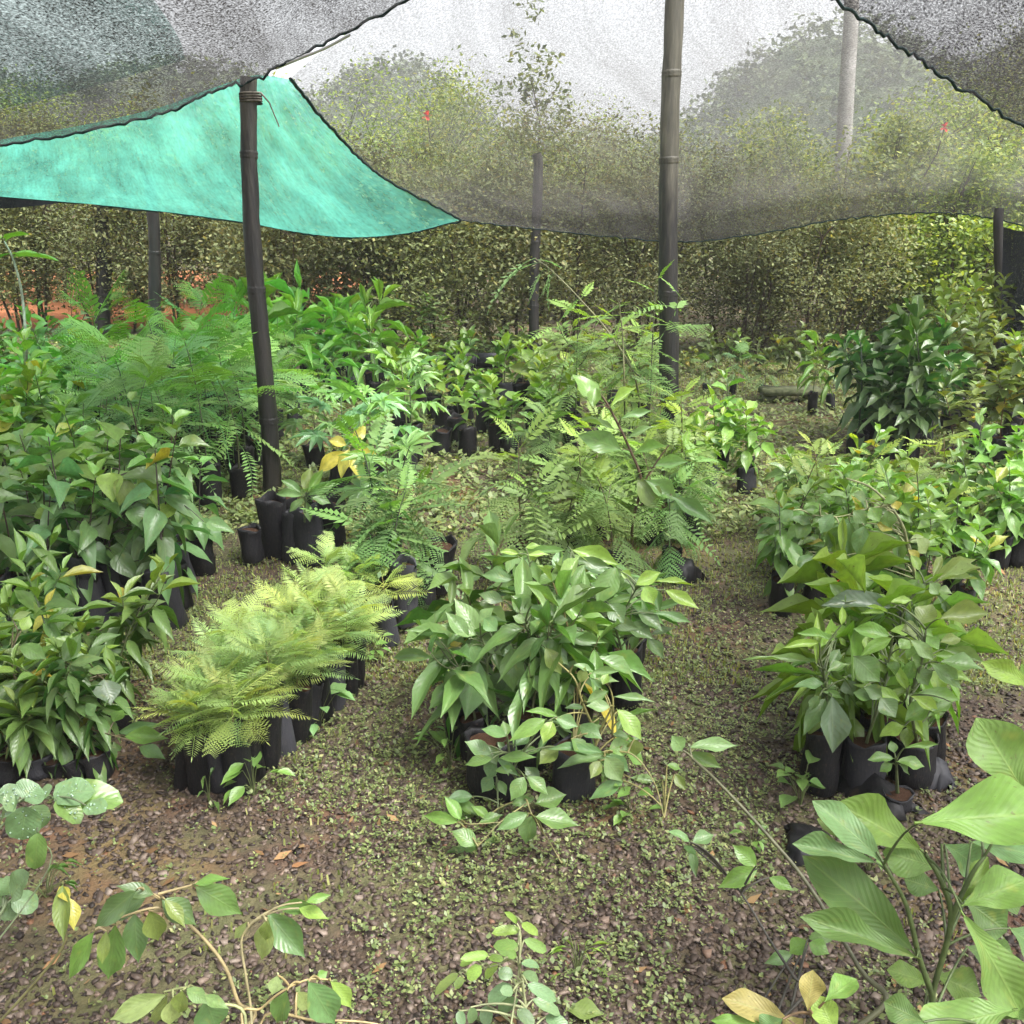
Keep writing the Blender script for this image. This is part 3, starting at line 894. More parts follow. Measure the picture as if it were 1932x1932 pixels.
def flower(vx, vy, Yd, s, label):
    p = P(vx, vy, Yd); root = empty('red_flower', p); tag(root, label, 'flower', None)
    for k in range(5):
        a = k * 1.2566
        o = obj('petal', L_OBL[0], root); o.matrix_basis = leaf_matrix((0, 0, 0), (math.cos(a), -.5, math.sin(a)), s, s * .8, 0)
        o.data = RED[0]
    b = MB(); b.tube([Vector((0, 0, 0)), Vector((0.02, 0.15, -.25)), Vector((0, .4, -.5))], .006, .008, 4); obj('stalk', b.mesh('stalk', M_BARK), root)
RED = [l.copy() for l in L_OBL[:1]]; RED[0].materials.clear(); RED[0].materials.append(M_REDFLOWER)
flower(805, 218, 13.0, .07, 'red flower seen through the net above the green net edge')
flower(1782, 240, 11.2, .06, 'red flower seen through the net at far right')

# ------------------------------------------------------------------ posts
def post(name, base, top, r, label, knots, seed=0, bam=None, group=None):
    bam = bam or M_BAMBOO; rr = random.Random(seed)
    base = Vector(base); top = Vector(top)
    root = empty(name, base); tag(root, label, 'post', group)
    d = top - base
    b = MB()
    n = 26; pts = []
    for i in range(n + 1):
        t = i / n
        pts.append(d * t + Vector((math.sin(t * 5 + seed) * .02, math.cos(t * 4 + seed) * .02, 0)) * (1 if 0 < i < n else 0))
    pts[0].z -= .06
    b.tube(pts, r * 1.08, r * .9, 14)
    b.V = [tuple(Vector(v) + (Vector(v) - pts[k // 14]) * rr.uniform(-.07, .07)) for k, v in enumerate(b.V)]
    o = obj('culm', b.mesh('culm', bam), root)
    for t in knots:
        k = MB(); p = d * t
        q = Vector((math.sin(t * 5 + seed) * .02, math.cos(t * 4 + seed) * .02, 0))
        dn = d.normalized()
        rad = r * (1.08 - .18 * t)
        rings = [(-.02, 1.0), (-.008, 1.10), (0, 1.03), (.008, 1.12), (.02, 1.0)]
        V = []
        a = dn.cross(Vector((0, 1, 0))).normalized(); c = dn.cross(a)
        for dz, s in rings:
            for j in range(14):
                th = 6.2832 * j / 14; V.append(p + q + dn * dz + (a * math.cos(th) + c * math.sin(th)) * rad * s)
        k.add(V, grid_faces(5, 14, 0, True))
        obj('node_ring', k.mesh('node_ring', bam), root)
    return root
lp_base = G(508, 940); lp_top = P(470, 146, 5.2)
post('bamboo_post', lp_base, lp_top, .045, 'dark bamboo post at left holding up the corner where green and black nets meet', (.2, .52, .83), 1, M_BAMBOO_DARK)
rp_base = Vector((.975, 5.9, 0)); rp_top = P(1277, -170, 5.9)
post('bamboo_post', rp_base, rp_top, .056, 'tall bamboo post at centre right, pale above and black below, reaching past the top', (.12, .34, .585, .735, .9), 2)
def far_post(vx, vyb, Yd, vxt, vyt, r, label, seed):
    bs = P(vx, vyb, Yd); bs.z = 0; tp = P(vxt, vyt, Yd)
    post('bamboo_post', bs, tp, r, label, (.3, .6), seed, M_BAMBOO_DARK)
far_post(1010, 700, 9.7, 1012, 290, .05, 'weathered post in the middle of the far net edge in front of the hedge', 3)
far_post(300, 690, 10.0, 280, 330, .06, 'dark post under the green net at the far left', 4)
far_post(195, 640, 12.2, 190, 360, .09, 'thick dark post in the shade at the hedge, left of the green net post', 5)
far_post(1888, 680, 8.4, 1886, 395, .042, 'post at the right edge beside the hanging dark net curtain', 6)

# ------------------------------------------------------------------ shade nets
def catmull(A, n, axis_):
    A = np.moveaxis(np.asarray(A, float), axis_, 0)
    k = len(A)
    E = np.concatenate([[2 * A[0] - A[1]], A, [2 * A[-1] - A[-2]]])
    out = []
    for t in np.linspace(0, k - 1 - 1e-9, n):
        i = int(t); f = t - i
        a, b, c, d = E[i], E[i + 1], E[i + 2], E[i + 3]
        out.append(.5 * (2 * b + (c - a) * f + (2 * a - 5 * b + 4 * c - d) * f * f + (3 * b - a - 3 * c + d) * f ** 3))
    return np.moveaxis(np.array(out), 0, axis_)

def net(rows, material, label, nr=60, nc=80, wr=0.02, seed=0, hems=(), hem_r=.012, scallop=0.0):
    Pw = np.array([[tuple(P(*q)) if q[0] != 'w' else q[1:] for q in row] for row in rows])
    S = catmull(catmull(Pw, nr, 0), nc, 1)
    i = np.linspace(0, 1, nr)[:, None]; j = np.linspace(0, 1, nc)[None]
    edge = np.minimum(1, np.minimum(i, 1 - i) * 8) * np.minimum(1, np.minimum(j, 1 - j) * 8)
    S[..., 2] += wr * (fbm(i * 5 + seed * 9 + 0 * j, j * 22 + 0 * i) - .45) * 2 * edge
    if scallop:
        S[0, :, 2] += scallop * (vnoise(np.arange(nc) * .9 + seed, np.zeros(nc)) - .5)
    du = np.linalg.norm(np.diff(S, axis=1), axis=2).mean(0); u = np.concatenate([[0], np.cumsum(du)])
    dv = np.linalg.norm(np.diff(S, axis=0), axis=2).mean(1); v = np.concatenate([[0], np.cumsum(dv)])
    UV = np.stack(np.meshgrid(u, v), -1).reshape(-1, 2)
    idx = np.arange(nr * nc).reshape(nr, nc)
    F = np.stack([idx[:-1, :-1].ravel(), idx[:-1, 1:].ravel(), idx[1:, 1:].ravel(), idx[1:, :-1].ravel()], 1)
    root = obj('shade_net', mesh_np('shade_net', S.reshape(-1, 3), F, material, UV, True))
    tag(root, label, 'shade net')
    rs = np.random.RandomState(seed)
    for h in hems:
        line = S[0] if h == 'far' else S[-1] if h == 'near' else S[:, 0] if h == 'left' else S[:, -1]
        b = MB(); b.tube([Vector(p) + Vector((0, 0, rs.normal() * .006)) for p in line], hem_r, hem_r, 5)
        obj('hem', b.mesh('hem', M_HEM), root)
    return root, S

# near left roof
net([[(-420, 350, 5.5), (-200, 315, 5.3), (0, 276, 5.2), (160, 247, 5.2), (310, 213, 5.2), (390, 178, 5.2), (480, 150, 5.15), (560, 108, 5.05), (640, 68, 4.9), (790, -10, 4.6)],
     [(-520, 220, 4.0), (-300, 185, 4.0), (-100, 150, 4.0), (70, 128, 4.0), (230, 100, 4.0), (330, 70, 4.0), (430, 40, 4.0), (530, 0, 4.0), (640, -60, 4.0), (830, -110, 4.0)],
     [('w', -4.2, 2.4, 2.15), ('w', -3.4, 2.4, 2.2), ('w', -2.6, 2.4, 2.22), ('w', -2.1, 2.4, 2.25), ('w', -1.6, 2.4, 2.3), ('w', -1.3, 2.4, 2.35), ('w', -1.0, 2.4, 2.4), ('w', -.7, 2.4, 2.45), ('w', -.4, 2.4, 2.5), ('w', 0.0, 2.4, 2.6)],
     [('w', -4.2, .2, 2.3), ('w', -3.4, .2, 2.3), ('w', -2.6, .2, 2.32), ('w', -2.1, .2, 2.35), ('w', -1.6, .2, 2.4), ('w', -1.3, .2, 2.45), ('w', -1.0, .2, 2.5), ('w', -.7, .2, 2.55), ('w', -.4, .2, 2.6), ('w', 0.1, .2, 2.7)],
     [('w', -4.2, -1.5, 2.3), ('w', -3.4, -1.5, 2.3), ('w', -2.6, -1.5, 2.32), ('w', -2.1, -1.5, 2.35), ('w', -1.6, -1.5, 2.4), ('w', -1.3, -1.5, 2.45), ('w', -1.0, -1.5, 2.5), ('w', -.7, -1.5, 2.55), ('w', -.4, -1.5, 2.6), ('w', 0.1, -1.5, 2.7)]],
    M_NET_A, 'dense black shade net overhead at upper left', 70, 110, .03, 1, ('far',), .007, .015)
# a second old green layer lying over it at the far upper left
net([[(-420, 262, 4.6), (-200, 230, 4.6), (0, 205, 4.6), (150, 170, 4.6), (290, 130, 4.6), (350, 112, 4.6)],
     [(-520, 120, 4.0), (-300, 100, 4.0), (-80, 75, 4.0), (80, 55, 4.0), (250, 45, 4.0), (315, 35, 4.0)],
     [('w', -4.2, 2.4, 2.22), ('w', -3.4, 2.4, 2.28), ('w', -2.6, 2.4, 2.3), ('w', -2.1, 2.4, 2.33), ('w', -1.6, 2.4, 2.38), ('w', -1.15, 2.4, 2.44)]],
    M_NET_F, 'faded green net layer lying on the black net at the upper left corner', 40, 50, .02, 7)
# far black net
net([[(870, 415, 9.3), (1010, 432, 9.3), (1150, 446, 9.3), (1290, 457, 9.3), (1430, 441, 9.2), (1600, 412, 9.0), (1760, 402, 8.8), (1870, 412, 8.5), (1990, 440, 8.2)],
     [(800, 375, 8.8), (950, 378, 9.0), (1110, 385, 9.1), (1280, 392, 9.15), (1435, 375, 9.1), (1620, 350, 8.9), (1800, 340, 8.6), (1920, 345, 8.3), (2030, 380, 8.0)],
     [(725, 338, 7.8), (800, 315, 7.9), (920, 285, 8.0), (1270, 270, 8.0), (1440, 265, 8.0), (1640, 255, 7.8), (1850, 255, 7.4), (1960, 270, 7.2), (2090, 290, 7.0)],
     [(635, 255, 6.5), (720, 215, 6.5), (830, 165, 6.5), (1030, 95, 6.6), (1270, 60, 6.6), (1450, 65, 6.5), (1650, 85, 6.3), (1850, 115, 6.0), (2150, 150, 5.8)],
     [(545, 150, 5.35), (610, 95, 5.15), (760, 0, 4.95), (1000, -110, 5.3), (1270, -165, 5.9), (1450, -150, 5.6), (1650, -110, 5.2), (1850, -60, 4.8), (2150, 0, 4.5)]],
    M_NET_B, 'grey black shade net sagging across the back from the tall centre post', 80, 120, .05, 2, ('far',), .006)
# green net
_, SC = net([[(-420, 352, 9.8), (-200, 355, 9.8), (0, 371, 9.7), (220, 390, 9.6), (430, 415, 9.5), (560, 438, 9.4), (660, 448, 9.35), (770, 440, 9.3), (870, 415, 9.3)],
     [(-420, 350, 8.2), (-200, 345, 8.2), (0, 337, 8.1), (200, 335, 8.0), (370, 342, 7.9), (500, 350, 7.85), (580, 355, 7.8), (660, 350, 7.8), (728, 338, 7.8)],
     [(-420, 345, 6.6), (-200, 330, 6.6), (0, 300, 6.6), (190, 275, 6.6), (330, 260, 6.55), (440, 250, 6.5), (510, 248, 6.5), (580, 252, 6.5), (638, 256, 6.5)],
     [(-420, 342, 5.6), (-200, 305, 5.45), (0, 264, 5.4), (160, 235, 5.4), (300, 203, 5.4), (390, 170, 5.4), (470, 144, 5.35), (510, 144, 5.35), (548, 150, 5.35)]],
    M_NET_C, 'translucent green shade net hanging at the back left', 60, 90, .05, 3, ('far', 'right'), .010)
# dark strip under the green net at the left edge
net([[(-300, 380, 9.9), (-100, 395, 9.9), (30, 392, 9.9), (130, 381, 9.85)],
     [(-300, 352, 9.85), (-100, 362, 9.85), (30, 372, 9.8), (130, 380, 9.8)]], M_NET_E, 'strip of dark net below the green net at the left edge', 8, 20, .0, 5)
# near right roof corner
net([[(1555, -15, 3.4), (1640, 45, 3.5), (1720, 105, 3.6), (1830, 175, 3.7), (1960, 255, 3.8), (2200, 380, 4.0)],
     [(1750, -150, 3.0), (1840, -80, 3.0), (1930, -10, 3.0), (2050, 60, 3.0), (2200, 130, 3.1), (2450, 240, 3.2)],
     [('w', 1.3, 2.2, 2.35), ('w', 1.5, 2.2, 2.32), ('w', 1.75, 2.2, 2.3), ('w', 2.0, 2.2, 2.25), ('w', 2.3, 2.2, 2.2), ('w', 2.8, 2.2, 2.1)],
     [('w', 1.5, .4, 2.5), ('w', 1.7, .4, 2.5), ('w', 1.9, .4, 2.48), ('w', 2.2, .4, 2.45), ('w', 2.5, .4, 2.4), ('w', 3.0, .4, 2.3)]],
    M_NET_D, 'coarse black shade net overhead at the upper right corner', 50, 60, .03, 4, ('far',), .006, .01)
# hanging curtain
net([[(1893, 428, 8.3), (1925, 436, 8.0), (1980, 440, 7.6), (2100, 450, 7.0)],
     [(1890, 540, 8.2), (1925, 550, 7.9), (1980, 555, 7.6), (2100, 580, 7.0)],
     [(1888, 715, 8.15), (1925, 740, 7.9), (1980, 770, 7.6), (2100, 810, 7.0)]], M_NET_E, 'dark net curtain hanging at the right edge behind the post', 24, 24, .0, 6)
# lashings
def coil(name, p, r, label, m, turns=4, dz=.012, tail=None):
    b = MB(); pts = []
    for i in range(turns * 10 + 1):
        a = i * .628; pts.append(Vector((math.cos(a) * r, math.sin(a) * r, dz * i / 10)))
    b.tube(pts, .006, .006, 4)
    if tail: b.tube([pts[-1]] + [pts[-1] + Vector(t) for t in tail], .005, .003, 4)
    o = obj(name, b.mesh(name, m), None, p); tag(o, label, 'rope')
coil('rope_lashing', lp_top - Vector((0, 0, .12)), .054, 'rope tied round the top of the left bamboo post', M_ROPE, tail=[(.05, -.05, -.05), (.09, -.05, -.16)])
b = MB(); q0 = P(690, 165, 5.15); q1 = P(785, 143, 5.0)
b.tube(smooth_path([P(520, 128, 5.12), P(560, 112, 5.05), P(610, 92, 4.95), P(660, 66, 4.85)], 6), .009, .006, 6)
o = obj('white_cord', b.mesh('white_cord', M_PALEROPE)); tag(o, 'thin pale cord running from the left post along the net seam', 'cord')

# ------------------------------------------------------------------ ground litter
rs = np.random.RandomState(21)
def frustum_points(n, y0, y1, rs, power=1.0, margin=.25):
    y = y0 + (y1 - y0) * rs.rand(n) ** power
    half = (y * 1.12) * .5316 + margin
    x = rs.uniform(-1, 1, n) * half
    return x, y

phi = (1 + 5 ** .5) / 2
ICO = np.array([(-1, phi, 0), (1, phi, 0), (-1, -phi, 0), (1, -phi, 0), (0, -1, phi), (0, 1, phi), (0, -1, -phi), (0, 1, -phi), (phi, 0, -1), (phi, 0, 1), (-phi, 0, -1), (-phi, 0, 1)]) / 1.9
ICF = np.array([(0, 11, 5), (0, 5, 1), (0, 1, 7), (0, 7, 10), (0, 10, 11), (1, 5, 9), (5, 11, 4), (11, 10, 2), (10, 7, 6), (7, 1, 8), (3, 9, 4), (3, 4, 2), (3, 2, 6), (3, 6, 8), (3, 8, 9), (4, 9, 5), (2, 4, 11), (6, 2, 10), (8, 6, 7), (9, 8, 1)])
x, y = frustum_points(80000, 1.15, 4.8, rs, 1.6)
dens = fbm(x * 1.1 + 3, y * 1.1 + 8, 3)
keep = rs.rand(len(x)) < np.clip((dens - .2) * 5, .5, 1) * np.clip(1.3 - (y - 1.3) * .24, .25, 1)
x, y = x[keep], y[keep]; n = len(x)
sz = .0035 + .0065 * rs.rand(n) ** 2.5
CUB = np.array([(i, j, k) for i in (-1, 1) for j in (-1, 1) for k in (-1, 1)], float) * .7
CUF = np.array([(0, 1, 3, 2), (4, 6, 7, 5), (0, 4, 5, 1), (2, 3, 7, 6), (0, 2, 6, 4), (1, 5, 7, 3)])
V = CUB[None] + rs.uniform(-.42, .42, (n, 8, 3))
sc = sz[:, None] * np.stack([rs.uniform(.8, 1.6, n), rs.uniform(.7, 1.2, n), rs.uniform(.35, .8, n)], 1)
V = V * sc[:, None, :]
tl = rs.normal(size=(n, 2)) * .3
V[..., 2] += V[..., 0] * tl[:, :1] + V[..., 1] * tl[:, 1:]
a = rs.uniform(0, 6.28, n); ca, sa = np.cos(a)[:, None], np.sin(a)[:, None]
vx, vy = V[..., 0] * ca - V[..., 1] * sa, V[..., 0] * sa + V[..., 1] * ca
V = np.stack([vx + x[:, None], vy + y[:, None], V[..., 2] + (gz(x, y) + sz * .15)[:, None]], -1).reshape(-1, 3)
F = (CUF[None] + 8 * np.arange(n)[:, None, None]).reshape(-1, 4)
o = obj('gravel', mesh_np('gravel', V, F, M_STONE)); tag(o, 'brown and grey gravel chips on the path', 'gravel', kind='stuff')

def rosettes(x, y, rs, size, k=4, lift=.012, up=.6):
    """little plantlets: k small leaves round each point"""
    n = len(x); z = gz(x, y)
    c = np.repeat(np.stack([x, y, z], 1), k, 0); s = np.repeat(size, k) * rs.uniform(.6, 1.3, n * k)
    a = rs.uniform(0, 6.28, n * k)
    e = rs.uniform(-.1, .7, n * k)
    d = np.stack([np.cos(a) * np.cos(e), np.sin(a) * np.cos(e), np.sin(e)], 1)
    sd_ = np.stack([-np.sin(a), np.cos(a), rs.uniform(-.5, .5, n * k)], 1)
    base = c + np.stack([np.cos(a), np.sin(a), np.zeros(n * k)], 1) * s[:, None] * .15 + np.stack([np.zeros(n * k)] * 2 + [lift * rs.uniform(.2, 1.6, n * k)], 1)
    tip = base + d * s[:, None]; mid = base + d * s[:, None] * .45
    l = mid + sd_ * s[:, None] * .3; r = mid - sd_ * s[:, None] * .3
    V = np.stack([base, l, tip, r], 1).reshape(-1, 3)
    return V, np.arange(len(V)).reshape(-1, 4)

x, y = frustum_points(52000, 1.2, 5.2, rs, 1.0)
dens = .6 * fbm(x * 1.0 + 60, y * 1.0 + 21, 4) + .4 * fbm(x * 4 + 6, y * 4 + 2, 2)
keep = rs.rand(len(x)) < np.clip((dens - .455) * 14 + (y - 1.9) * .5, .08, 1) * np.clip((y - 1.05) / .8, .25, 1)
x, y = x[keep], y[keep]
V1, F1 = rosettes(x, y, rs, .006 + .009 * rs.rand(len(x)) ** 2)
x, y = frustum_points(26000, 4.4, 12.5, rs, 1.0)
V2, F2 = rosettes(x, y, rs, .02 + .03 * rs.rand(len(x)), lift=.03)
o = obj('ground_weeds', mesh_np('ground_weeds', np.concatenate([V1, V2]), np.concatenate([F1, F2 + len(V1)]), M_WEED))
tag(o, 'tiny creeping green weeds spreading over the gravel ground', 'weeds', kind='stuff')

def blades(x, y, h, rs):
    n = len(x); z = gz(x, y); a = rs.uniform(0, 6.28, n); l = rs.uniform(.1, .8, n)
    b = np.stack([x, y, z - .005], 1); s = np.stack([-np.sin(a), np.cos(a), np.zeros(n)], 1) * (.0025 + .012 * h)[:, None]
    m = b + np.stack([np.cos(a) * l * h * .3, np.sin(a) * l * h * .3, h * .6], 1)
    t = b + np.stack([np.cos(a) * l * h, np.sin(a) * l * h, h * (1 - .3 * l)], 1)
    V = np.stack([b - s, b + s, m + s * .7, m - s * .7, t], 1).reshape(-1, 3)
    i = 5 * np.arange(n)[:, None]
    return V, np.concatenate([i + np.array([[0, 1, 2, 3]]), i + np.array([[3, 2, 4, 4]])])
x, y = frustum_points(105000, 2.9, 12, rs, 1.25)
kp = fbm(x * .9 + 5, y * .9 + 77, 3) > .33 + .1 * np.clip(4.2 - y, 0, 1)
x, y = x[kp], y[kp]
V1, F1 = blades(x, y, rs.uniform(.015, .055, len(x)) * (.6 + .06 * y), rs)
x, y = frustum_points(5000, 1.3, 3.8, rs, 1.0); kp = fbm(x * 1.7 + 25, y * 1.7 + 7, 3) > .52
x, y = x[kp], y[kp]
V2, F2 = blades(x, y, rs.uniform(.012, .05, len(x)), rs)
me = mesh_np('short_grass', np.concatenate([V1, V2]), np.concatenate([F1, F2 + len(V1)]), M_GRASS)
o = obj('short_grass', me); tag(o, 'short thin grass on the path between the seedling beds', 'grass', kind='stuff')

x, y = frustum_points(420, 1.25, 5.5, rs, 1.2)
V, F = leaf_quads(np.stack([x, y, gz(x, y) + .008], 1), rs.uniform(.015, .05, 420), rs, 3.0, .45)
V[:, 2] = np.maximum(V[:, 2], gz(V[:, 0], V[:, 1]) + .002)
M_DEAD = simple('dead_leaf', None, 0.8, .2, island=[(0.0, (0.06, 0.035, 0.018)), (0.5, (0.16, 0.09, 0.04)), (0.8, (0.26, 0.17, 0.08)), (1.0, (0.2, 0.09, 0.04))])
o = obj('leaf_litter', mesh_np('leaf_litter', V, F, M_DEAD)); tag(o, 'dry brown fallen leaves scattered on the gravel', 'litter', kind='stuff')

# ------------------------------------------------------------------ seedlings in beds
rr = random.Random(4)
S_FERN = Sp(L_FERN[:1] + L_FERN[2:3] + L_FERN[1:2], .09, 17, .13, .13, CO['f'], (0.46, 0.60, 0.20), .25, 45, 14, .0025, (0.16, 0.14, 0.05), .15, (.072, .20), 0, 0, lname='frond')
S_HEART = Sp(L_HEART, .36, 14, .14, .07, CO['b'], CO['m'], .10, 30, -35, .004, (0.05, 0.035, 0.03), .12, (.10, .2), 0, .02)
S_SHRUB = Sp(L_SMALL, .27, 22, .10, .030, CO['g'], CO['l'], .0, 50, -45, .003, (0.10, 0.13, 0.04), .7, (.08, .06), 5, .02)
S_FEATH = Sp(L_FERN2 + L_PINF, .45, 13, .30, .30, CO['v'], CO['m'], .25, 45, -15, .004, (0.06, 0.07, 0.03), .15, (.11, .2), 0, 0, lname='frond')
S_FEATHG = Sp(L_PIN + L_FERN2, .34, 13, .23, .23, (0.14, 0.26, 0.06), CO['l'], .08, 40, -25, .004, (0.10, 0.08, 0.04), .25, (.11, .16), 2, 0, lname='frond')
S_STRAP = Sp(L_STRAP, .42, 13, .30, .055, CO['m'], CO['l'], .3, 65, -5, .005, (0.08, 0.13, 0.04), .1, (.11, .2), 0, .01)
S_MIX = Sp(L_ELL, .33, 16, .13, .06, CO['m'], CO['l'], .04, 45, -30, .004, (0.09, 0.09, 0.04), .2, (.10, .16), 3, .03)
S_PALM = Sp(L_PALM, .34, 10, .26, .26, CO['v'], CO['m'], .35, 35, -10, .006, (0.12, 0.16, 0.06), .15, (.12, .22), 0, 0)
S_DARK = Sp(L_LAN, .46, 26, .16, .06, CO['d'], CO['g'], .08, 50, -30, .006, (0.04, 0.05, 0.03), .2, (.13, .16), 4, .0)
S_YSH = Sp(L_SMALL, .52, 26, .10, .055, (0.13, 0.20, 0.04), CO['o'], .15, 50, -10, .004, (0.13, 0.06, 0.03), .2, (.13, .2), 4, .05)
S_LOW = Sp(L_SMALL, .2, 16, .085, .05, CO['m'], CO['l'], .1, 50, 0, .003, (0.09, 0.10, 0.04), .2, (.10, .14), 1, .02)
S_LANCE = Sp(L_LAN, .30, 12, .17, .045, CO['m'], CO['l'], .2, 50, -20, .004, (0.09, 0.11, 0.04), .15, (.11, .2), 0, .05)

# feathery yellow green block in small bags
block(S_FERN, 'feathery_seedling', [(325, 1498), (452, 1508), (700, 1292), (560, 1240)], 4, 10,
      'feathery yellow green seedling in the tight bag block', 'seedling', 'feathery seedlings in the bag block', rr, .12, 1, (.9, 1.15), nt=6)
for i, (vx, vy) in enumerate(((735, 1215), (700, 1200), (660, 1190), (620, 1185))):
    p = G(vx, vy); put(S_FERN, 'feathery_seedling', p, 'feathery yellow green seedling loose behind the tight block, ' + ('rightmost' if i == 0 else ORD[i] + ' from right'), 'seedling', 'feathery seedlings behind the block', 1.05, rr, 6)
# broad heart leaves on the left
block(S_HEART, 'broadleaf_seedling', [(-70, 1215), (345, 1190), (405, 1075), (-60, 1060)], 9, 4,
      'blue green heart leaved seedling in the left bed', 'seedling', 'heart leaved seedlings in the left bed', rr, .3, .95, (.9, 1.2), nt=6)
# elliptic shrubs lower left
block(S_SHRUB, 'bushy_seedling', [(-120, 1520), (235, 1490), (250, 1300), (-120, 1290)], 5, 3,
      'bushy oval leaved seedling at the lower left', 'seedling', 'bushy oval leaved seedlings at lower left', rr, .3, 1, (.9, 1.25), nt=5)
# feathery mass behind
block(S_FEATH, 'feathery_sapling', [(170, 990), (470, 965), (590, 800), (210, 790)], 6, 6,
      'light green feathery sapling left of the left post', 'sapling', 'feathery saplings behind the left bed', rr, .3, .95, (.8, 1.15), nt=6, tint=(1.25, 1.2, 1.0))
block(S_MIX, 'leafy_seedling', [(-120, 1000), (180, 1000), (200, 770), (-120, 770)], 6, 6,
      'leafy seedling in the bed at the far left edge', 'seedling', 'leafy seedlings at the far left', rr, .3, .9, (.9, 1.3), nt=5, tint=(.9, 1.05, 1.0))
block(S_STRAP, 'long_leaved_seedling', [(430, 800), (740, 770), (720, 690), (430, 700)], 7, 4,
      'bright strap leaved seedling behind the left post', 'seedling', 'long leaved seedlings behind the left post', rr, .3, .95, (.85, 1.15), nt=5, tint=(1.0, 1.15, 1.1))
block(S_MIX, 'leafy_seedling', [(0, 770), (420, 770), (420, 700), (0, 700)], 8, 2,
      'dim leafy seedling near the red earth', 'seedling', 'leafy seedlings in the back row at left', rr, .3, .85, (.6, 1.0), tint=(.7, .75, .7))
# palmate plants
for vx, vy, s, lab in ((640, 935, 1.05, 'palmate leaved plant nearest the left post, with finger lobed green leaves'), (705, 960, 1.1, 'palmate leaved plant beside the yellow finger lobed leaf'),
                       (770, 900, 1.0, 'palmate leaved plant at the right end of the finger leaved row'), (735, 1050, 1.0, 'palmate leaved plant over the black bags in front of its row'), (600, 890, .95, 'palmate leaved plant just right of the left post')):
    put(S_PALM, 'palmate_plant', G(vx, vy), lab, 'plant', 'palmate leaved plants right of the left post', s, rr, 5)
# feathery plants at the centre back, patchy
block(S_FEATHG, 'feathery_seedling', [(960, 1110), (1310, 1120), (1350, 890), (1020, 870)], 5, 5,
      'soft feathery green seedling in the centre bed', 'seedling', 'feathery seedlings in the centre bed', rr, .35, .85, (.7, 1.05), nt=6)
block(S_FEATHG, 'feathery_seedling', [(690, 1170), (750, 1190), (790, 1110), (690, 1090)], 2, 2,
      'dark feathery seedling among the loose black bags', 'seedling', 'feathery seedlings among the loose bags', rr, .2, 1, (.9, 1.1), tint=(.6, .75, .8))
block(S_LOW, 'low_seedling', [(750, 900), (1030, 860), (1060, 740), (740, 720)], 7, 5,
      'low bushy seedling in the back centre bed', 'seedling', 'low seedlings in the back centre bed', rr, .35, .85, (.9, 1.4), nt=5)
block(S_LOW, 'low_seedling', [(1000, 850), (1220, 850), (1220, 760), (1000, 760)], 4, 3,
      'low yellowish seedling before the tall centre post', 'seedling', 'low seedlings before the centre post', rr, .35, .8, (.9, 1.5), tint=(1.2, 1.05, .8))
block(S_MIX, 'leafy_seedling', [(1270, 960), (1420, 960), (1420, 870), (1280, 860)], 3, 2,
      'leafy bagged seedling beside the grassy path', 'seedling', 'leafy seedlings by the grassy path', rr, .3, 1, (.75, 1.0))
block(S_FEATH, 'feathery_seedling', [(1320, 770), (1480, 770), (1460, 735), (1320, 735)], 3, 1,
      'low blue green feathery seedling beside the mossy plank', 'seedling', 'feathery seedlings by the mossy plank', rr, .3, 1, (.5, .6))
# right side beds
block(S_MIX, 'leafy_seedling', [(1450, 1180), (1830, 1180), (1850, 980), (1490, 960)], 6, 5,
      'green leafy seedling in the right bed', 'seedling', 'leafy seedlings in the right bed', rr, .35, .9, (.65, .9), nt=6, tint=(.8, .85, 1.1))
block(S_FEATHG, 'feathery_seedling', [(1450, 1100), (1830, 1080), (1850, 940), (1490, 940)], 4, 3,
      'yellowish feathery seedling in the right bed', 'seedling', 'feathery seedlings in the right bed', rr, .35, .7, (.65, .9), tint=(1.15, 1, .8))
block(S_DARK, 'glossy_plant', [(1575, 885), (1755, 890), (1745, 810), (1600, 810)], 3, 2,
      'dark glossy plant right of the grassy path', 'plant', 'dark glossy plants by the path', rr, .3, 1, (1.0, 1.2), nt=5, tint=(.85, .9, .9))
block(S_YSH, 'twiggy_shrub', [(1780, 900), (1990, 900), (2000, 740), (1770, 740)], 5, 4,
      'yellow green twiggy shrub at the right edge', 'shrub', 'yellow green shrubs at the right edge', rr, .3, .95, (.85, 1.1), nt=5)
block(S_MIX, 'leafy_seedling', [(1850, 1100), (2010, 1110), (2010, 950), (1850, 950)], 3, 3,
      'dense green seedling below the twiggy shrubs at right', 'seedling', 'leafy seedlings at the right edge', rr, .3, 1, (.8, 1.05), tint=(.85, .95, .8))
block(S_STRAP, 'long_leaved_seedling', [(1500, 800), (1600, 800), (1600, 760), (1510, 760)], 2, 1,
      'small strap leaved plant by the mossy plank', 'seedling', 'strap leaved plants by the plank', rr, .3, 1, (.55, .7))

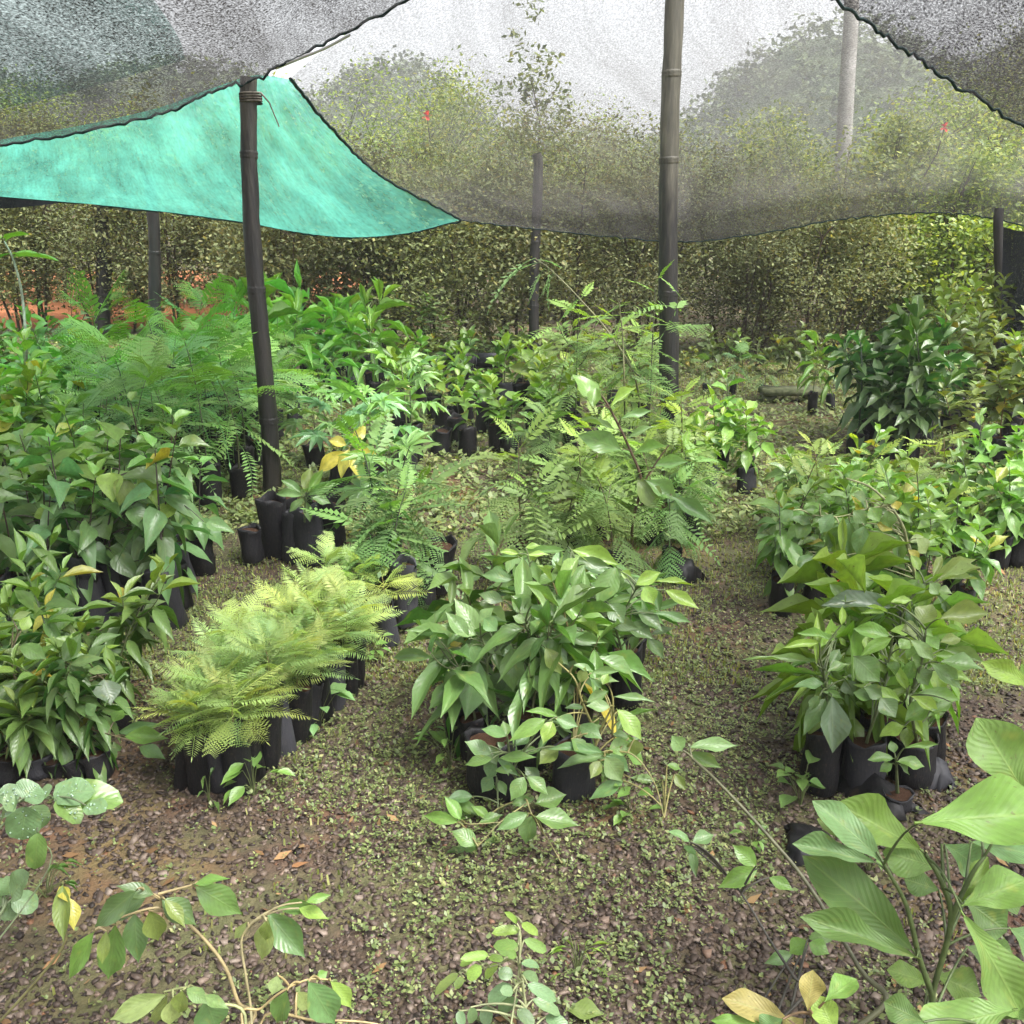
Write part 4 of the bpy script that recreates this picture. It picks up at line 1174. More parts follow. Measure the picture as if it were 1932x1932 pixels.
S_WISP = Sp(L_PIN + L_PINF + L_FERN2, .75, 17, .28, .26, (0.17, 0.28, 0.06), CO['l'], .15, 40, -10, .006, (0.10, 0.09, 0.04), .12, (.12, .18), 2, 0, lname='frond')
for vx, vy, s_, lab in ((1090, 880, .9, 'tall wispy feather leaved sapling left of the thin brown stemmed shrub'), (1150, 850, .95, 'tallest wispy feather leaved sapling, just left of the tall post'), (1220, 900, .95, 'wispy feather leaved sapling right below the tall post'),
                        (1040, 820, .8, 'short wispy feather leaved sapling at the left of the wispy group'), (1290, 960, .7, 'short wispy feather leaved sapling right of the tall post')):
    put(S_WISP, 'wispy_sapling', G(vx, vy), lab, 'sapling', 'wispy saplings before the tall post', s_, rr, 6)
S_TRI = Sp(L_ELL, .27, 13, .155, .045, CO['g'], CO['p'], .0, 45, -40, .004, (0.16, 0.15, 0.06), .3, (.10, .13), 4, .02)
for vx, vy, s_, lab in ((905, 1440, 1.05, 'leafy filler plant at the front left inside the centre clump'), (1000, 1450, 1.1, 'leafy filler plant in the front middle of the centre clump'), (1085, 1440, 1.0, 'leafy filler plant at the front right inside the centre clump'),
                        (900, 1350, 1.15, 'leafy filler plant at the back left inside the centre clump'), (1010, 1330, 1.2, 'leafy filler plant in the back middle of the centre clump'), (1120, 1320, 1.15, 'leafy filler plant at the back right inside the centre clump'), (1190, 1250, 1.0, 'dark leafy plant behind the centre clump on the right')):
    put(S_TRI, 'trifoliate_plant', G(vx, vy), lab, 'plant', 'filler plants in the centre clump', s_, rr, 5)
S_LAN2 = Sp(L_LAN, .27, 14, .19, .040, (.17, .34, .035), CO['l'], .0, 50, -35, .004, (0.10, 0.14, 0.04), .25, (.10, .13), 3, .0)
for vx, vy, s_, lab in ((1560, 1440, .95, 'bright lance leaved plant at the left inside the right front clump'), (1650, 1450, 1.0, 'bright lance leaved plant in the front of the right front clump'), (1745, 1430, .95, 'bright lance leaved plant at the right inside the right front clump'),
                        (1600, 1360, 1.1, 'bright lance leaved plant at the back left of the right front clump'), (1700, 1350, 1.1, 'bright lance leaved plant at the back right of the right front clump')):
    put(S_LAN2, 'lance_leaved_plant', G(vx, vy), lab, 'plant', 'lance leaved plants in the right front clump', s_, rr, 5)
S_WILD = Sp(L_SMALL, .34, 18, .09, .05, (0.10, 0.15, 0.04), CO['o'], .0, 50, -20, .004, (.10, .09, .05), .3, None, 5, .04)
for k in range(26):
    vx = 420 + k * 46 + rr.uniform(-15, 15); p = G(vx, rr.uniform(690, 722))
    put(S_WILD, 'wild_herb', p, 'wild low herb growing along the foot of the hedge, ' + (ORD[k] + ' from left' if k and k < 14 else 'leftmost' if k == 0 else ORD[25 - k] + ' from right' if k < 25 else 'rightmost'), 'herb', 'wild herbs at the foot of the hedge', rr.uniform(.7, 1.3), rr, 5)

# loose bags
def loose_bag(vx, vy, dia, h, label, tilt=0.0, rz=0.0):
    p = G(vx, vy); root = empty('grow_bag', p, rz); tag(root, label, 'bag')
    add_bag(root, dia, h, rr, tilt, (0, 0, .02 if abs(tilt) < .8 else dia * .5))
loose_bag(478, 1065, .10, .16, 'small greyish bag squatting left of the row of tall black bags')
ROWB = ('leftmost in front', 'second in front', 'third in front', 'rightmost in front', 'left behind', 'right behind')
for i, (vx, vy) in enumerate(((522, 1050), (556, 1058), (592, 1062), (628, 1052), (540, 1030), (610, 1030))):
    root = empty('grow_bag', G(vx, vy)); tag(root, 'tall black soil bag under the rosette plant, ' + ROWB[i], 'bag', 'tall black bags under the rosette plant')
    add_bag(root, .125, .27, rr, .04)
loose_bag(822, 1120, .14, .24, 'wide black bag at the right of the loose bags, beside the path')
loose_bag(762, 1185, .12, .25, 'tall black bag standing right behind the yellow green block')
loose_bag(722, 1165, .12, .24, 'black bag between the block and the tall bag behind it')
loose_bag(800, 1150, .09, .14, 'grey crumpled bag lying low before the wide bag', .3)
def scrap(vx, vy, w, l, h, label, seed):
    rs_ = np.random.RandomState(seed); p = G(vx, vy); p.z = gz(p.x, p.y)
    u, v = np.meshgrid(np.linspace(-1, 1, 12), np.linspace(-1, 1, 9))
    dome = np.clip(1 - u * u, 0, 1) ** .5 * np.clip(1 - v * v, 0, 1) ** .5
    z = h * dome * (.5 + 1.0 * fbm(u * 2.2 + seed, v * 2.2 + seed, 3)) + .004
    Vs = np.stack([(u * w * .5 * (1 + .15 * rs_.normal(size=u.shape))).ravel(), (v * l * .5 * (1 + .15 * rs_.normal(size=u.shape))).ravel(), z.ravel()], 1)
    o = obj('plastic_scrap', mesh_np('plastic_scrap', Vs, np.array(grid_faces(9, 12)), M_BAG), None, p); tag(o, label, 'plastic'); o.rotation_euler[2] = seed * .7
scrap(1285, 1090, .16, .14, .10, 'crumpled black plastic bag on the path right of the centre bed', 1)
scrap(1520, 1600, .15, .10, .05, 'flattened black plastic scrap in the gravel behind the foreground stems', 2)
scrap(1650, 1500, .20, .12, .06, 'torn black plastic lying in front of the lance leaved plants', 3)
scrap(1755, 1470, .10, .08, .07, 'small black plastic scrap at the right foot of the lance leaved plants', 4)
for i, (vx, vy) in enumerate(((830, 858), (865, 842), (915, 815), (945, 805), (1080, 868), (1110, 858))):
    root = empty('grow_bag', G(vx, vy)); tag(root, 'black bag between low seedlings of the back centre bed, ' + ('leftmost' if i == 0 else ORD[i] + ' from left'), 'bag', 'black bags in the back centre bed')
    add_bag(root, .13, .2, rr, .05)

# mossy plank and black tray at the back
b = MB()
def box(b, c, s, rz=0):
    c = Vector(c); V = []
    for i in (-1, 1):
        for j in (-1, 1):
            for k in (-1, 1):
                x, y = i * s[0] / 2, j * s[1] / 2
                V.append(c + Vector((x * math.cos(rz) - y * math.sin(rz), x * math.sin(rz) + y * math.cos(rz), k * s[2] / 2)))
    b.add(V, [(0, 1, 3, 2), (4, 6, 7, 5), (0, 4, 5, 1), (2, 3, 7, 6), (0, 2, 6, 4), (1, 5, 7, 3)])
pl = G(1490, 760)
box(b, (0, 0, .1), (.48, .2, .05), .05)
root = empty('mossy_plank', pl); tag(root, 'mossy plank raised on blocks at the end of the grassy path', 'plank')
o = obj('board', b.mesh('board', M_PLANK, False), root)
for dx in (-.18, .18):
    b = MB(); box(b, (dx, 0, .035), (.1, .16, .07)); obj('block', b.mesh('block', M_PLANK, False), root)
for k, vx in enumerate((820, 870, 925)):
    root = empty('seedling_tray', G(vx, 705)); tag(root, ('left', 'middle', 'right')[k] + ' black plastic tray of the three lying before the hedge', 'tray', 'black trays before the hedge')
    b = MB(); box(b, (0, 0, .10), (.27, .3, .02))
    obj('base', b.mesh('base', M_BAG, False), root)
    for dx, dy, sx, sy in ((-.13, 0, .012, .3), (.13, 0, .012, .3), (0, -.144, .248, .012), (0, .144, .248, .012)):
        b = MB(); box(b, (dx, dy, .13), (sx, sy, .1)); obj('rim', b.mesh('rim', M_BAG, False), root)

# ------------------------------------------------------------------ plants placed leaf by leaf
FR = {'v': (0, 0, 1), 'br': (1252.8, 1328.2, .35155), 'bl': (0, 1403.7, .35155), 'bc': (641.5, 1403.7, .35155),
      'ct': (679.2, 943.4, .375), 'rt': (1328.3, 943.4, .3125), 'lf': (0, 905.6, .375)}

def fv(fr, x, y):
    a, b, s = FR[fr]; return a + x * s, b + y * s

def parse(s):
    out = []
    for it in s.split(';'):
        it = it.strip()
        if not it: continue
        f = it.split()
        out.append([float(q) for q in f[:5]] + [f[5]] + [float(q) for q in f[6:]])
    return out

def hero(name, label, cat, fr, base, axes, leaves, Y, kinds, bag=None, scol=(.10, .13, .05), sr=.005, group=None, seed=0, tilt=.5, lname='leaf', up=.7, twig=.0022, roll=.25, fill=0, fcol='gbdg', wf=1.0):
    """base: ground point (vx,vy) or world; axes: list of stem paths in the picture frame with their distance; leaves: text list"""
    rr = random.Random(seed + 900)
    bp = Vector(base) if len(base) == 3 else G(*base)
    root = empty(name, bp); tag(root, label, cat, group)
    if bag: add_bag(root, bag[0], bag[1], rr, .03)
    b = MB(); paths = []
    for ax in axes:
        pts = []
        for q in ax:
            if q[0] == 'b': pts.append(bp + Vector((0, 0, (bag[1] * .85 if bag else -.02))))
            else: pts.append(P(*fv(fr, q[0], q[1]), q[2]))
        pth = smooth_path(pts, 6); paths.append(pth)
        r = sr * (ax[-1][3] if len(ax[-1]) > 3 else 1)
        b.tube([p - bp for p in pth], r, r * .5, 6)
    base_n = len(leaves)
    leaves = list(leaves)
    for k in range(fill):      # leaves half hidden behind the ones in front
        q = leaves[rr.randrange(base_n)]; q2 = leaves[rr.randrange(base_n)]
        t = rr.uniform(0, .5)
        bx, by = q[0] + (q2[0] - q[0]) * t * .5 + rr.uniform(-40, 40), q[1] + (q2[1] - q[1]) * t * .5 + rr.uniform(-30, 60)
        ln = math.hypot(q[2] - q[0], q[3] - q[1]) * rr.uniform(.75, 1.1); a = rr.uniform(-.5, 3.64)
        leaves.append([bx, by, bx + math.cos(a) * ln, by + math.sin(a) * ln * .8, q[4] * rr.uniform(.55, .8), rr.choice(fcol), rr.uniform(.04, .22)])
    for L in leaves:
        bx, by, tx, ty, w, c = L[:6]
        y0 = Y + rr.uniform(-.05, .05) + (L[6] if len(L) > 6 else 0)
        bv = fv(fr, bx, by); tv = fv(fr, tx, ty)
        p0 = P(*bv, y0)
        dist = (p0 - Vector((0, 0, CAMZ))).length
        dy = (tv[1] - bv[1]) / FPX * dist
        p1 = P(*tv, y0 - dy * tilt + rr.uniform(-.02, .02))
        d = p1 - p0; Ln = d.length; d.normalize()
        W = w * FR[fr][2] / FPX * dist * 1.1 * wf
        tocam = (Vector((0, 0, CAMZ)) - p0).normalized()
        n = (tocam + Vector((0, 0, up))).normalized(); n = (n - d * n.dot(d)).normalized()
        n = Matrix.Rotation(rr.uniform(-roll, roll), 3, d) @ n
        s = n.cross(d).normalized()
        M = Matrix.Identity(4)
        for i in range(3):
            M[i][0] = d[i] * Ln; M[i][1] = s[i] * W; M[i][2] = n[i] * Ln; M[i][3] = p0[i] - bp[i]
        o = obj(lname, rr.choice(kinds), root); o.matrix_basis = M
        o.color = (*jit(CO[c], rr, .12), 1)
        # a leaf stalk back to the nearest lower point of the stem
        best = None
        for pth in paths:
            for q in pth:
                cst = (q - p0).length + max(0, q.z - p0.z + .02) * 1.5
                if best is None or cst < best[0]: best = (cst, q)
        q = best[1]
        if (q - p0).length > .012:
            b.tube(bez(q - bp, q.lerp(p0, .5) + Vector((0, 0, .03 * min(1, (q - p0).length * 6))) - bp, p0 + d * Ln * .03 - bp, 5), twig * 1.3, twig * .8, 4)
    obj('stem', b.mesh('stem', M_STEM), root, color=scol)
    return root

# --- centre: big trifoliate plants
A = parse('''610 690 475 490 120 p; 600 620 670 540 80 p; 590 680 410 620 100 p; 560 730 600 830 110 b; 460 740 370 700 70 p; 600 800 530 1110 150 b; 510 830 420 1010 110 g;
 590 860 655 1000 140 b; 480 780 360 780 60 p; 620 720 720 780 70 p; 690 660 620 590 90 b; 500 900 340 1050 90 g; 700 680 760 640 60 p; 550 700 430 560 90 p''')
hero('trifoliate_plant', 'leafy plant with pale blue green leaves at the left of the centre clump', 'plant', 'ct', (870, 1395),
     [[('b',), (620, 1000, 2.42), (640, 800, 2.38), (610, 690, 2.36)], [(640, 800, 2.38), (740, 700, 2.4), (820, 640, 2.42, .6)]], A, 2.36, L_HELL, (.10, .13), seed=1, wf=.85, fill=14)
A = parse('''1060 250 1310 325 100 l; 980 470 1220 670 110 m; 1290 330 1195 530 130 g; 1050 300 1280 330 60 d; 1060 370 1170 350 40 y; 840 280 960 270 40 l; 800 270 700 260 40 l;
 1385 430 1515 360 75 l; 1470 410 1700 420 42 l; 1430 430 1480 525 95 l; 1530 450 1710 545 75 l; 1470 570 1680 600 50 b; 1390 550 1530 660 90 d; 1440 690 1530 800 70 d; 1330 620 1480 700 90 d;
 1200 600 1420 640 80 d; 1100 560 1240 600 90 g; 1250 520 1330 620 110 d; 1150 480 1260 540 90 g; 1000 380 880 420 70 g; 1060 420 960 520 80 d; 1130 320 1060 450 70 g; 1330 380 1240 470 80 g;
 1310 360 1370 390 50 l; 830 240 910 225 40 l; 850 340 780 420 70 b; 870 300 900 420 60 g; 770 400 610 370 80 b''')
hero('trifoliate_plant', 'leafy plant with lime young leaves at the back right of the centre clump', 'plant', 'ct', (1180, 1330),
     [[('b',), (1330, 800, 2.62), (1250, 560, 2.58), (1060, 300, 2.55)], [(1280, 640, 2.58), (1360, 500, 2.55), (1400, 430, 2.52, .6)], [(1200, 500, 2.57), (900, 420, 2.55), (840, 250, 2.55, .5)]], A, 2.55, L_HELL, (.11, .2), seed=2, wf=.85, fill=34)
A = parse('''760 480 865 570 115 g; 860 530 950 600 85 b; 820 630 990 650 60 p; 830 620 770 580 60 p; 950 690 1250 700 65 g; 900 700 1060 820 130 b; 930 740 1020 880 95 o; 760 740 770 970 135 g;
 880 780 930 1000 150 g; 900 930 740 1050 70 p; 690 1030 800 1100 60 g; 780 1000 660 960 80 d; 1000 850 1080 980 110 d; 860 880 800 980 90 d; 720 860 660 980 100 d; 1000 720 1130 660 80 b; 970 620 1050 600 60 p''')
hero('trifoliate_plant', 'leafy plant with broad mid green leaves in the middle of the centre clump', 'plant', 'ct', (985, 1400),
     [[('b',), (900, 980, 2.42), (880, 780, 2.38), (830, 620, 2.36)], [(890, 850, 2.4), (980, 760, 2.38), (1040, 690, 2.36, .6)]], A, 2.36, L_HELL, (.10, .13), seed=3, wf=.85, fill=30)
A = parse('''1000 1090 830 1060 60 m; 940 1100 750 1205 90 m; 970 1110 920 1220 85 l; 740 1190 610 1150 80 b; 740 1190 720 1110 60 g; 660 1280 530 1210 90 b; 670 1300 525 1330 60 g; 700 1300 890 1290 62 g; 680 1310 640 1400 90 b;
 670 1390 610 1470 80 b; 830 1390 760 1510 90 g; 840 1390 950 1480 85 g; 880 1530 1040 1480 110 g; 760 1530 880 1500 60 g; 570 1490 430 1510 80 b; 590 1590 310 1590 60 m; 600 1590 420 1490 80 g; 650 1600 560 1540 60 m;
 640 1230 690 1330 80 d; 900 1420 830 1340 80 d; 1000 1240 900 1330 100 o; 780 1240 860 1180 70 b''')
hero('trifoliate_plant', 'leafy plant with low spreading leaves at the front left of the centre clump', 'plant', 'ct', (935, 1500),
     [[('b',), (800, 1480, 2.18), (760, 1320, 2.15), (740, 1190, 2.14)], [(770, 1350, 2.15), (850, 1220, 2.14), (940, 1100, 2.13, .7)], [('b',), (690, 1620, 2.1), (600, 1590, 2.07, .6)]], A, 2.13, L_HELL, (.13, .16), seed=4, wf=.85, fill=24, fcol='gbmg')
A = parse('''1240 1280 990 1350 80 p; 1230 1270 940 1250 80 b; 1230 1290 1320 1420 110 p; 1250 1260 1370 1220 100 m; 1290 1050 1430 1200 100 l; 1260 1040 1140 1030 70 p; 1270 990 1495 1010 50 p; 1140 1020 1250 960 60 p; 1110 920 1130 840 62 o;
 1330 1410 1150 1500 80 b; 1070 830 1180 850 40 p; 1160 870 1310 860 45 p; 1180 900 1310 910 40 p; 1220 930 1250 870 50 l; 1380 1200 1390 1290 90 o; 1290 1180 1330 1060 40 p; 1100 1130 1220 1200 90 b; 1060 1200 1150 1290 90 g; 980 1100 1100 1140 80 b;
 1150 1170 1230 1130 40 p; 1330 1260 1440 1330 70 m; 1210 1310 1160 1400 70 o; 1580 1380 1640 1460 55 o''')
hero('trifoliate_plant', 'leafy plant with thin yellowish branches at the right of the centre clump', 'plant', 'ct', (1080, 1495),
     [[('b',), (1150, 1350, 2.22), (1200, 1180, 2.2), (1270, 1040, 2.18)], [(1200, 1200, 2.2), (1120, 1020, 2.2), (1080, 900, 2.2), (1000, 820, 2.24, .8)], [(1270, 1180, 2.2), (1270, 990, 2.2), (1220, 880, 2.2, .6)], [(1230, 1270, 2.18), (1370, 1280, 2.15), (1480, 1420, 2.1), (1530, 1600, 2.05, .5)]],
     A, 2.18, L_HELL, (.13, .16), (.22, .20, .07), seed=5, wf=.85, fill=26, fcol='pbmg')
A = parse('640 420 440 380 60 m; 650 410 560 280 70 m; 740 540 600 460 90 g; 760 540 880 540 60 g; 740 560 520 640 80 b; 1030 380 990 540 90 g; 1010 370 840 460 70 b; 1040 390 1290 430 110 g; 1160 650 1080 880 85 d; 1200 640 1340 850 95 d; 1180 640 1030 590 60 b; 740 560 740 650 60 g')
hero('trailing_branch', 'low branch trailing forward over the gravel from the centre clump', 'branch', 'bc', tuple(G(985, 1500)),
     [[('b',), (1000, 300, 2.06), (1030, 380, 2.02), (1120, 520, 1.96), (1190, 640, 1.92)], [(1000, 320, 2.06), (860, 420, 2.0), (740, 550, 1.95, .7)], [(860, 420, 2.0), (700, 430, 1.98), (650, 415, 1.97, .5)]], A, 1.97, L_HELL, None, (.18, .17, .06), .003, seed=6, fill=8)
# leaning stems at right
A = parse('-90 240 -215 150 80 p; 100 250 45 170 80 p; 130 235 395 200 70 p; 110 260 315 345 60 p; 560 760 380 750 70 m; 440 890 285 980 90 m; 430 870 370 760 80 m; 640 960 760 950 70 m; 470 880 400 830 50 g')
hero('leaning_sapling', 'thin bare stem leaning left across the path with three pale leaflets at its tip', 'sapling', 'br', (.42, 1.36, 0.0),
     [[('b',), (1160, 1640, 1.40), (1050, 1420, 1.46), (780, 980, 1.58), (570, 720, 1.66), (300, 430, 1.76), (150, 290, 1.84)]], A[1:4], 1.82, L_HELL, None, (.09, .09, .045), .006, seed=7)
A = parse('150 750 270 700 70 b; 150 760 130 805 60 b; 140 740 15 680 55 b; 150 770 170 930 45 d; 510 880 290 985 85 m; 500 870 370 755 80 m; 560 930 700 1000 60 m; 770 1270 670 1340 85 m; 775 1280 890 1340 80 m; 770 1260 940 1230 60 g; 700 1340 540 1390 60 b')
hero('leaning_sapling', 'thinner dark stem leaning left beside the bare one, with blue green leaflets at its tip', 'sapling', 'br', (.30, 1.32, 0.0),
     [[('b',), (750, 1570, 1.40), (700, 1470, 1.43), (570, 1270, 1.5), (380, 970, 1.6), (170, 780, 1.72)]], A, 1.6, L_HELL, None, (.05, .045, .035), .0035, seed=8)

# --- right: lance leaved plants
A = parse('''680 1010 685 660 42 l; 830 760 835 640 42 l; 700 860 475 890 52 l; 800 850 570 790 52 m; 680 980 250 925 48 p; 700 1060 280 1020 22 m; 730 1110 545 1110 72 b; 770 1170 780 1530 140 k; 740 1190 600 1400 95 d;
 820 900 760 1000 60 d; 850 1080 900 1180 90 d; 740 1040 880 980 60 g; 700 1180 640 1270 60 d''')
hero('lance_leaved_plant', 'lance leaved plant with one big dark hanging leaf, left of the right bed front', 'plant', 'rt', (1545, 1490),
     [[('b',), (740, 1300, 2.22), (735, 1110, 2.19), (700, 950, 2.17)]], A, 2.17, L_HLAN, (.11, .17), seed=11, fill=24, fcol='gmdl')
A = parse('''1130 820 905 770 90 m; 1140 830 945 940 72 m; 900 940 1070 1090 140 g; 1240 1160 1050 920 72 l; 1200 1220 925 1100 72 l; 1220 1090 1290 960 80 m; 1240 840 1400 960 72 p; 960 1130 1080 1190 80 d; 1060 1190 1160 1310 110 d; 1160 860 1150 960 40 l;
 1100 980 1180 1060 90 g; 1020 1200 900 1160 70 g; 1000 760 1100 860 80 g; 1180 900 1240 840 70 m; 1180 1000 1120 940 60 l''')
hero('lance_leaved_plant', 'lance leaved plant with bright mid green leaves in the middle of the right bed front', 'plant', 'rt', (1625, 1480),
     [[('b',), (1000, 1400, 2.22), (1080, 1150, 2.2), (1140, 830, 2.16)], [(1050, 1250, 2.2), (1200, 1220, 2.17), (1240, 1120, 2.15, .6)]], A, 2.16, L_HLAN, (.11, .15), seed=12, fill=20, fcol='mll')
A = parse('''1360 980 1570 1140 92 p; 1420 980 1700 1010 110 g; 1430 900 1700 980 62 p; 1215 1365 1055 1410 90 l; 1260 1180 1570 1180 82 m; 1240 1180 1430 1300 62 l; 1210 1340 1370 1230 92 m; 1410 720 1725 680 110 o; 1300 760 1380 620 112 o; 1190 790 1310 770 92 o;
 1120 620 1260 590 42 l; 1420 860 1560 830 62 o; 1340 820 1420 900 70 m; 1290 1010 1360 1120 90 g; 1330 900 1280 1010 70 m; 1500 1220 1360 1290 60 g; 1290 880 1220 960 60 m''')
hero('lance_leaved_plant', 'lance leaved plant with yellowing olive leaves at the right of the right bed front', 'plant', 'rt', (1720, 1470),
     [[('b',), (1260, 1330, 2.2), (1250, 1180, 2.18), (1320, 960, 2.15), (1340, 780, 2.16)]], A, 2.16, L_HLAN, (.11, .14), seed=13, fill=20, fcol='lml')
A = parse('1150 1560 990 1560 60 g; 1160 1580 1340 1590 72 m; 1150 1530 1130 1450 50 g; 1200 1500 1430 1460 30 m; 1170 1590 1250 1660 50 g; 1140 1590 1060 1640 50 g; 620 1700 570 1560 60 g; 640 1720 690 1710 90 b; 600 1760 510 1760 60 g')
hero('lance_leaved_plant', 'small low plant at the foot of the lance leaved plants', 'plant', 'rt', (1690, 1520), [[('b',), (1160, 1570, 2.1)]], A[:6], 2.1, L_HLAN, (.08, .045), seed=14)
A = parse('1150 650 710 630 150 k; 1030 600 880 520 42 l; 1330 520 1650 350 62 w; 1400 500 1680 400 42 w; 1420 480 1680 465 32 w; 1340 510 1270 560 62 p; 1360 500 1420 570 70 p; 1380 470 1440 330 40 w; 1300 480 1200 560 60 m; 860 620 760 500 60 p; 1400 540 1500 560 60 p; 1300 430 1250 330 60 l; 1080 640 1010 720 70 b')
hero('broadleaf_plant', 'plant with a big grey sheened leaf behind the lance leaved plants', 'plant', 'rt', (1680, 1330),
     [[('b',), (1180, 900, 2.5), (1200, 680, 2.46), (1330, 500, 2.44)]], A, 2.44, L_HLAN, (.12, .24), seed=15, fill=14)
A = parse('''880 120 880 380 100 b; 970 150 920 330 100 b; 1080 230 1110 420 125 o; 1170 200 1180 400 62 g; 1040 140 1140 180 62 y; 1150 0 1170 60 52 y; 1280 230 1360 320 92 w; 820 150 740 300 80 g; 780 80 700 200 80 b; 900 60 980 140 80 g;
 1000 40 1060 130 80 m; 860 330 860 430 70 o; 730 280 680 400 60 g; 660 330 560 430 80 b; 1230 300 1310 360 50 y; 1240 260 1330 210 50 w; 640 120 560 230 90 g; 700 20 600 90 80 m; 980 0 900 -40 70 p; 1080 20 1180 -20 60 m; 1100 60 1130 170 80 g; 540 60 460 130 70 b''')
hero('arching_plant', 'plant with an arching pale stem and hanging leaves, some yellow, in the right bed', 'plant', 'rt', (1730, 1260),
     [[('b',), (1280, 480, 2.85), (1230, 280, 2.82), (1200, 160, 2.8), (1120, 30, 2.8), (1000, -80, 2.82), (860, -130, 2.85)], [(1120, 30, 2.8), (960, 60, 2.8), (820, 100, 2.8), (640, 90, 2.8, .6)]], A, 2.78, L_HLAN, (.13, .22), (.25, .26, .12), .006, seed=16, fill=24, tilt=.3)
p = P(*fv('rt', 785, 525), 2.5); root = empty('red_leaf_cluster', p); tag(root, 'small cluster of red young leaves beside the big grey sheened leaf', 'leaf')
for k in range(5):
    o = obj('leaf', RED[0], root); o.matrix_basis = leaf_matrix((0, 0, 0), (math.cos(k * 1.3), -.4, math.sin(k * 1.3)), .03, .018, 0)

# --- left: some single leaves over the beds
A = parse('650 60 720 180 100 b; 800 70 1030 150 80 b; 480 180 540 290 120 m; 1020 210 1170 240 70 b; 530 330 670 420 100 g; 430 310 380 430 100 g; 150 440 260 500 80 b; 160 400 320 330 60 g; 240 640 450 630 62 d; 560 360 700 500 90 d; 700 400 800 540 90 d; 560 -60 560 110 110 l; 640 -20 600 120 90 o; 690 -40 800 130 80 l; 660 130 720 210 90 b; 800 190 870 100 90 l; 330 130 200 220 90 b; 380 120 300 20 80 l; 900 130 960 60 60 b; 760 250 900 340 80 g; 300 540 210 600 70 b; 90 260 0 330 100 b; 160 170 280 180 60 l; 60 180 -20 300 90 b')
hero('broadleaf_plant', 'tallest heart leaved plant in the left bed, with lime drooping top leaves', 'plant', 'lf', (235, 1165),
     [[('b',), (520, 400, 3.45), (560, 150, 3.4), (600, -50, 3.4)], [(540, 250, 3.42), (700, 100, 3.4), (850, 90, 3.4, .6)], [(530, 350, 3.42), (380, 200, 3.4), (200, 200, 3.4, .6)]], A, 3.38, L_HEART, (.12, .2), (.05, .04, .03), seed=21, fill=20)
A = parse('300 1280 250 1430 92 p; 90 1190 70 1380 92 p; 520 1000 560 1130 110 k; 320 920 410 770 72 d; 440 920 530 820 60 d; 700 1340 830 1400 62 b; 520 1310 580 1440 62 g; 620 1290 850 1300 70 m; 340 1300 490 1290 40 m; 150 1340 250 1300 60 o; 330 950 230 900 60 b; 350 930 520 890 50 p; 240 1130 390 1020 80 d; 430 1180 490 1130 60 b; 570 1220 620 1150 60 m; 190 1200 40 1150 60 g; 440 960 540 970 40 p; 110 760 150 680 50 l; 100 830 230 890 70 g; 60 700 150 660 30 w')
hero('bushy_plant', 'bushy plant with shiny pointed leaves reaching over the gravel at lower left', 'plant', 'lf', (110, 1455),
     [[('b',), (180, 1250, 2.4), (280, 1050, 2.4), (340, 930, 2.4)], [(200, 1220, 2.4), (400, 1240, 2.36), (620, 1300, 2.32, .7)], [(250, 1100, 2.4), (420, 1030, 2.4), (500, 990, 2.4, .6)], [(180, 1250, 2.4), (110, 1150, 2.38), (60, 900, 2.38), (90, 760, 2.38, .7)]], A, 2.36, L_HELL, (.09, .06), (.12, .10, .05), seed=22, fill=34)
# rosette on the tall bags
A = parse('575 930 585 880 22 o; 570 930 530 905 18 b; 580 935 640 910 20 v; 575 940 545 965 14 p; 585 940 625 945 18 v; 572 935 520 930 16 v; 580 930 610 885 16 m; 578 945 585 985 16 p')
hero('rosette_plant', 'pale rosette plant growing from the row of tall black bags', 'plant', 'v', tuple(G(575, 1058)), [[(575, 985, 3.95), (576, 940, 3.93)]], A, 3.92, L_HLAN, None, seed=23)
A = parse('650 850 600 890 26 y; 660 845 640 900 26 y; 665 850 680 905 26 y; 675 845 715 870 22 y; 665 840 690 800 20 y; 655 840 620 830 22 y')
hero('yellow_leaf_plant', 'single yellow finger lobed leaf on a thin stalk in the palmate row', 'plant', 'v', tuple(G(668, 940)), [[('b',), (668, 880, 4.6), (662, 846, 4.55)]], A, 4.5, L_HLAN, None, seed=24)

# --- centre back: the taller thin shrub and slender stalks
A = parse('1130 760 1085 700 40 m; 1120 770 1125 730 24 m; 1175 850 1090 815 44 g; 1255 930 1290 960 30 b; 1265 935 1345 985 28 b; 1200 900 1250 960 40 o; 1225 880 1300 870 20 v; 1160 810 1090 790 16 p; 1180 830 1240 800 14 p; 1170 790 1230 770 14 v; 1215 905 1280 945 30 v; 1150 770 1200 730 16 l; 1190 860 1260 840 18 m')
hero('thin_shrub', 'thin branching shrub with brown stem rising above the centre bed', 'shrub', 'v', (1190, 1060),
     [[('b',), (1195, 980, 4.0), (1210, 910, 3.98), (1185, 840, 3.98), (1150, 770, 3.98), (1130, 740, 3.98)], [(1208, 920, 3.98), (1240, 870, 3.98), (1262, 840, 3.98, .6)], [(1200, 960, 4.0), (1235, 935, 3.98), (1270, 930, 3.95, .6)]], A, 3.96, L_HLAN, None, (.10, .06, .035), .008, seed=25)

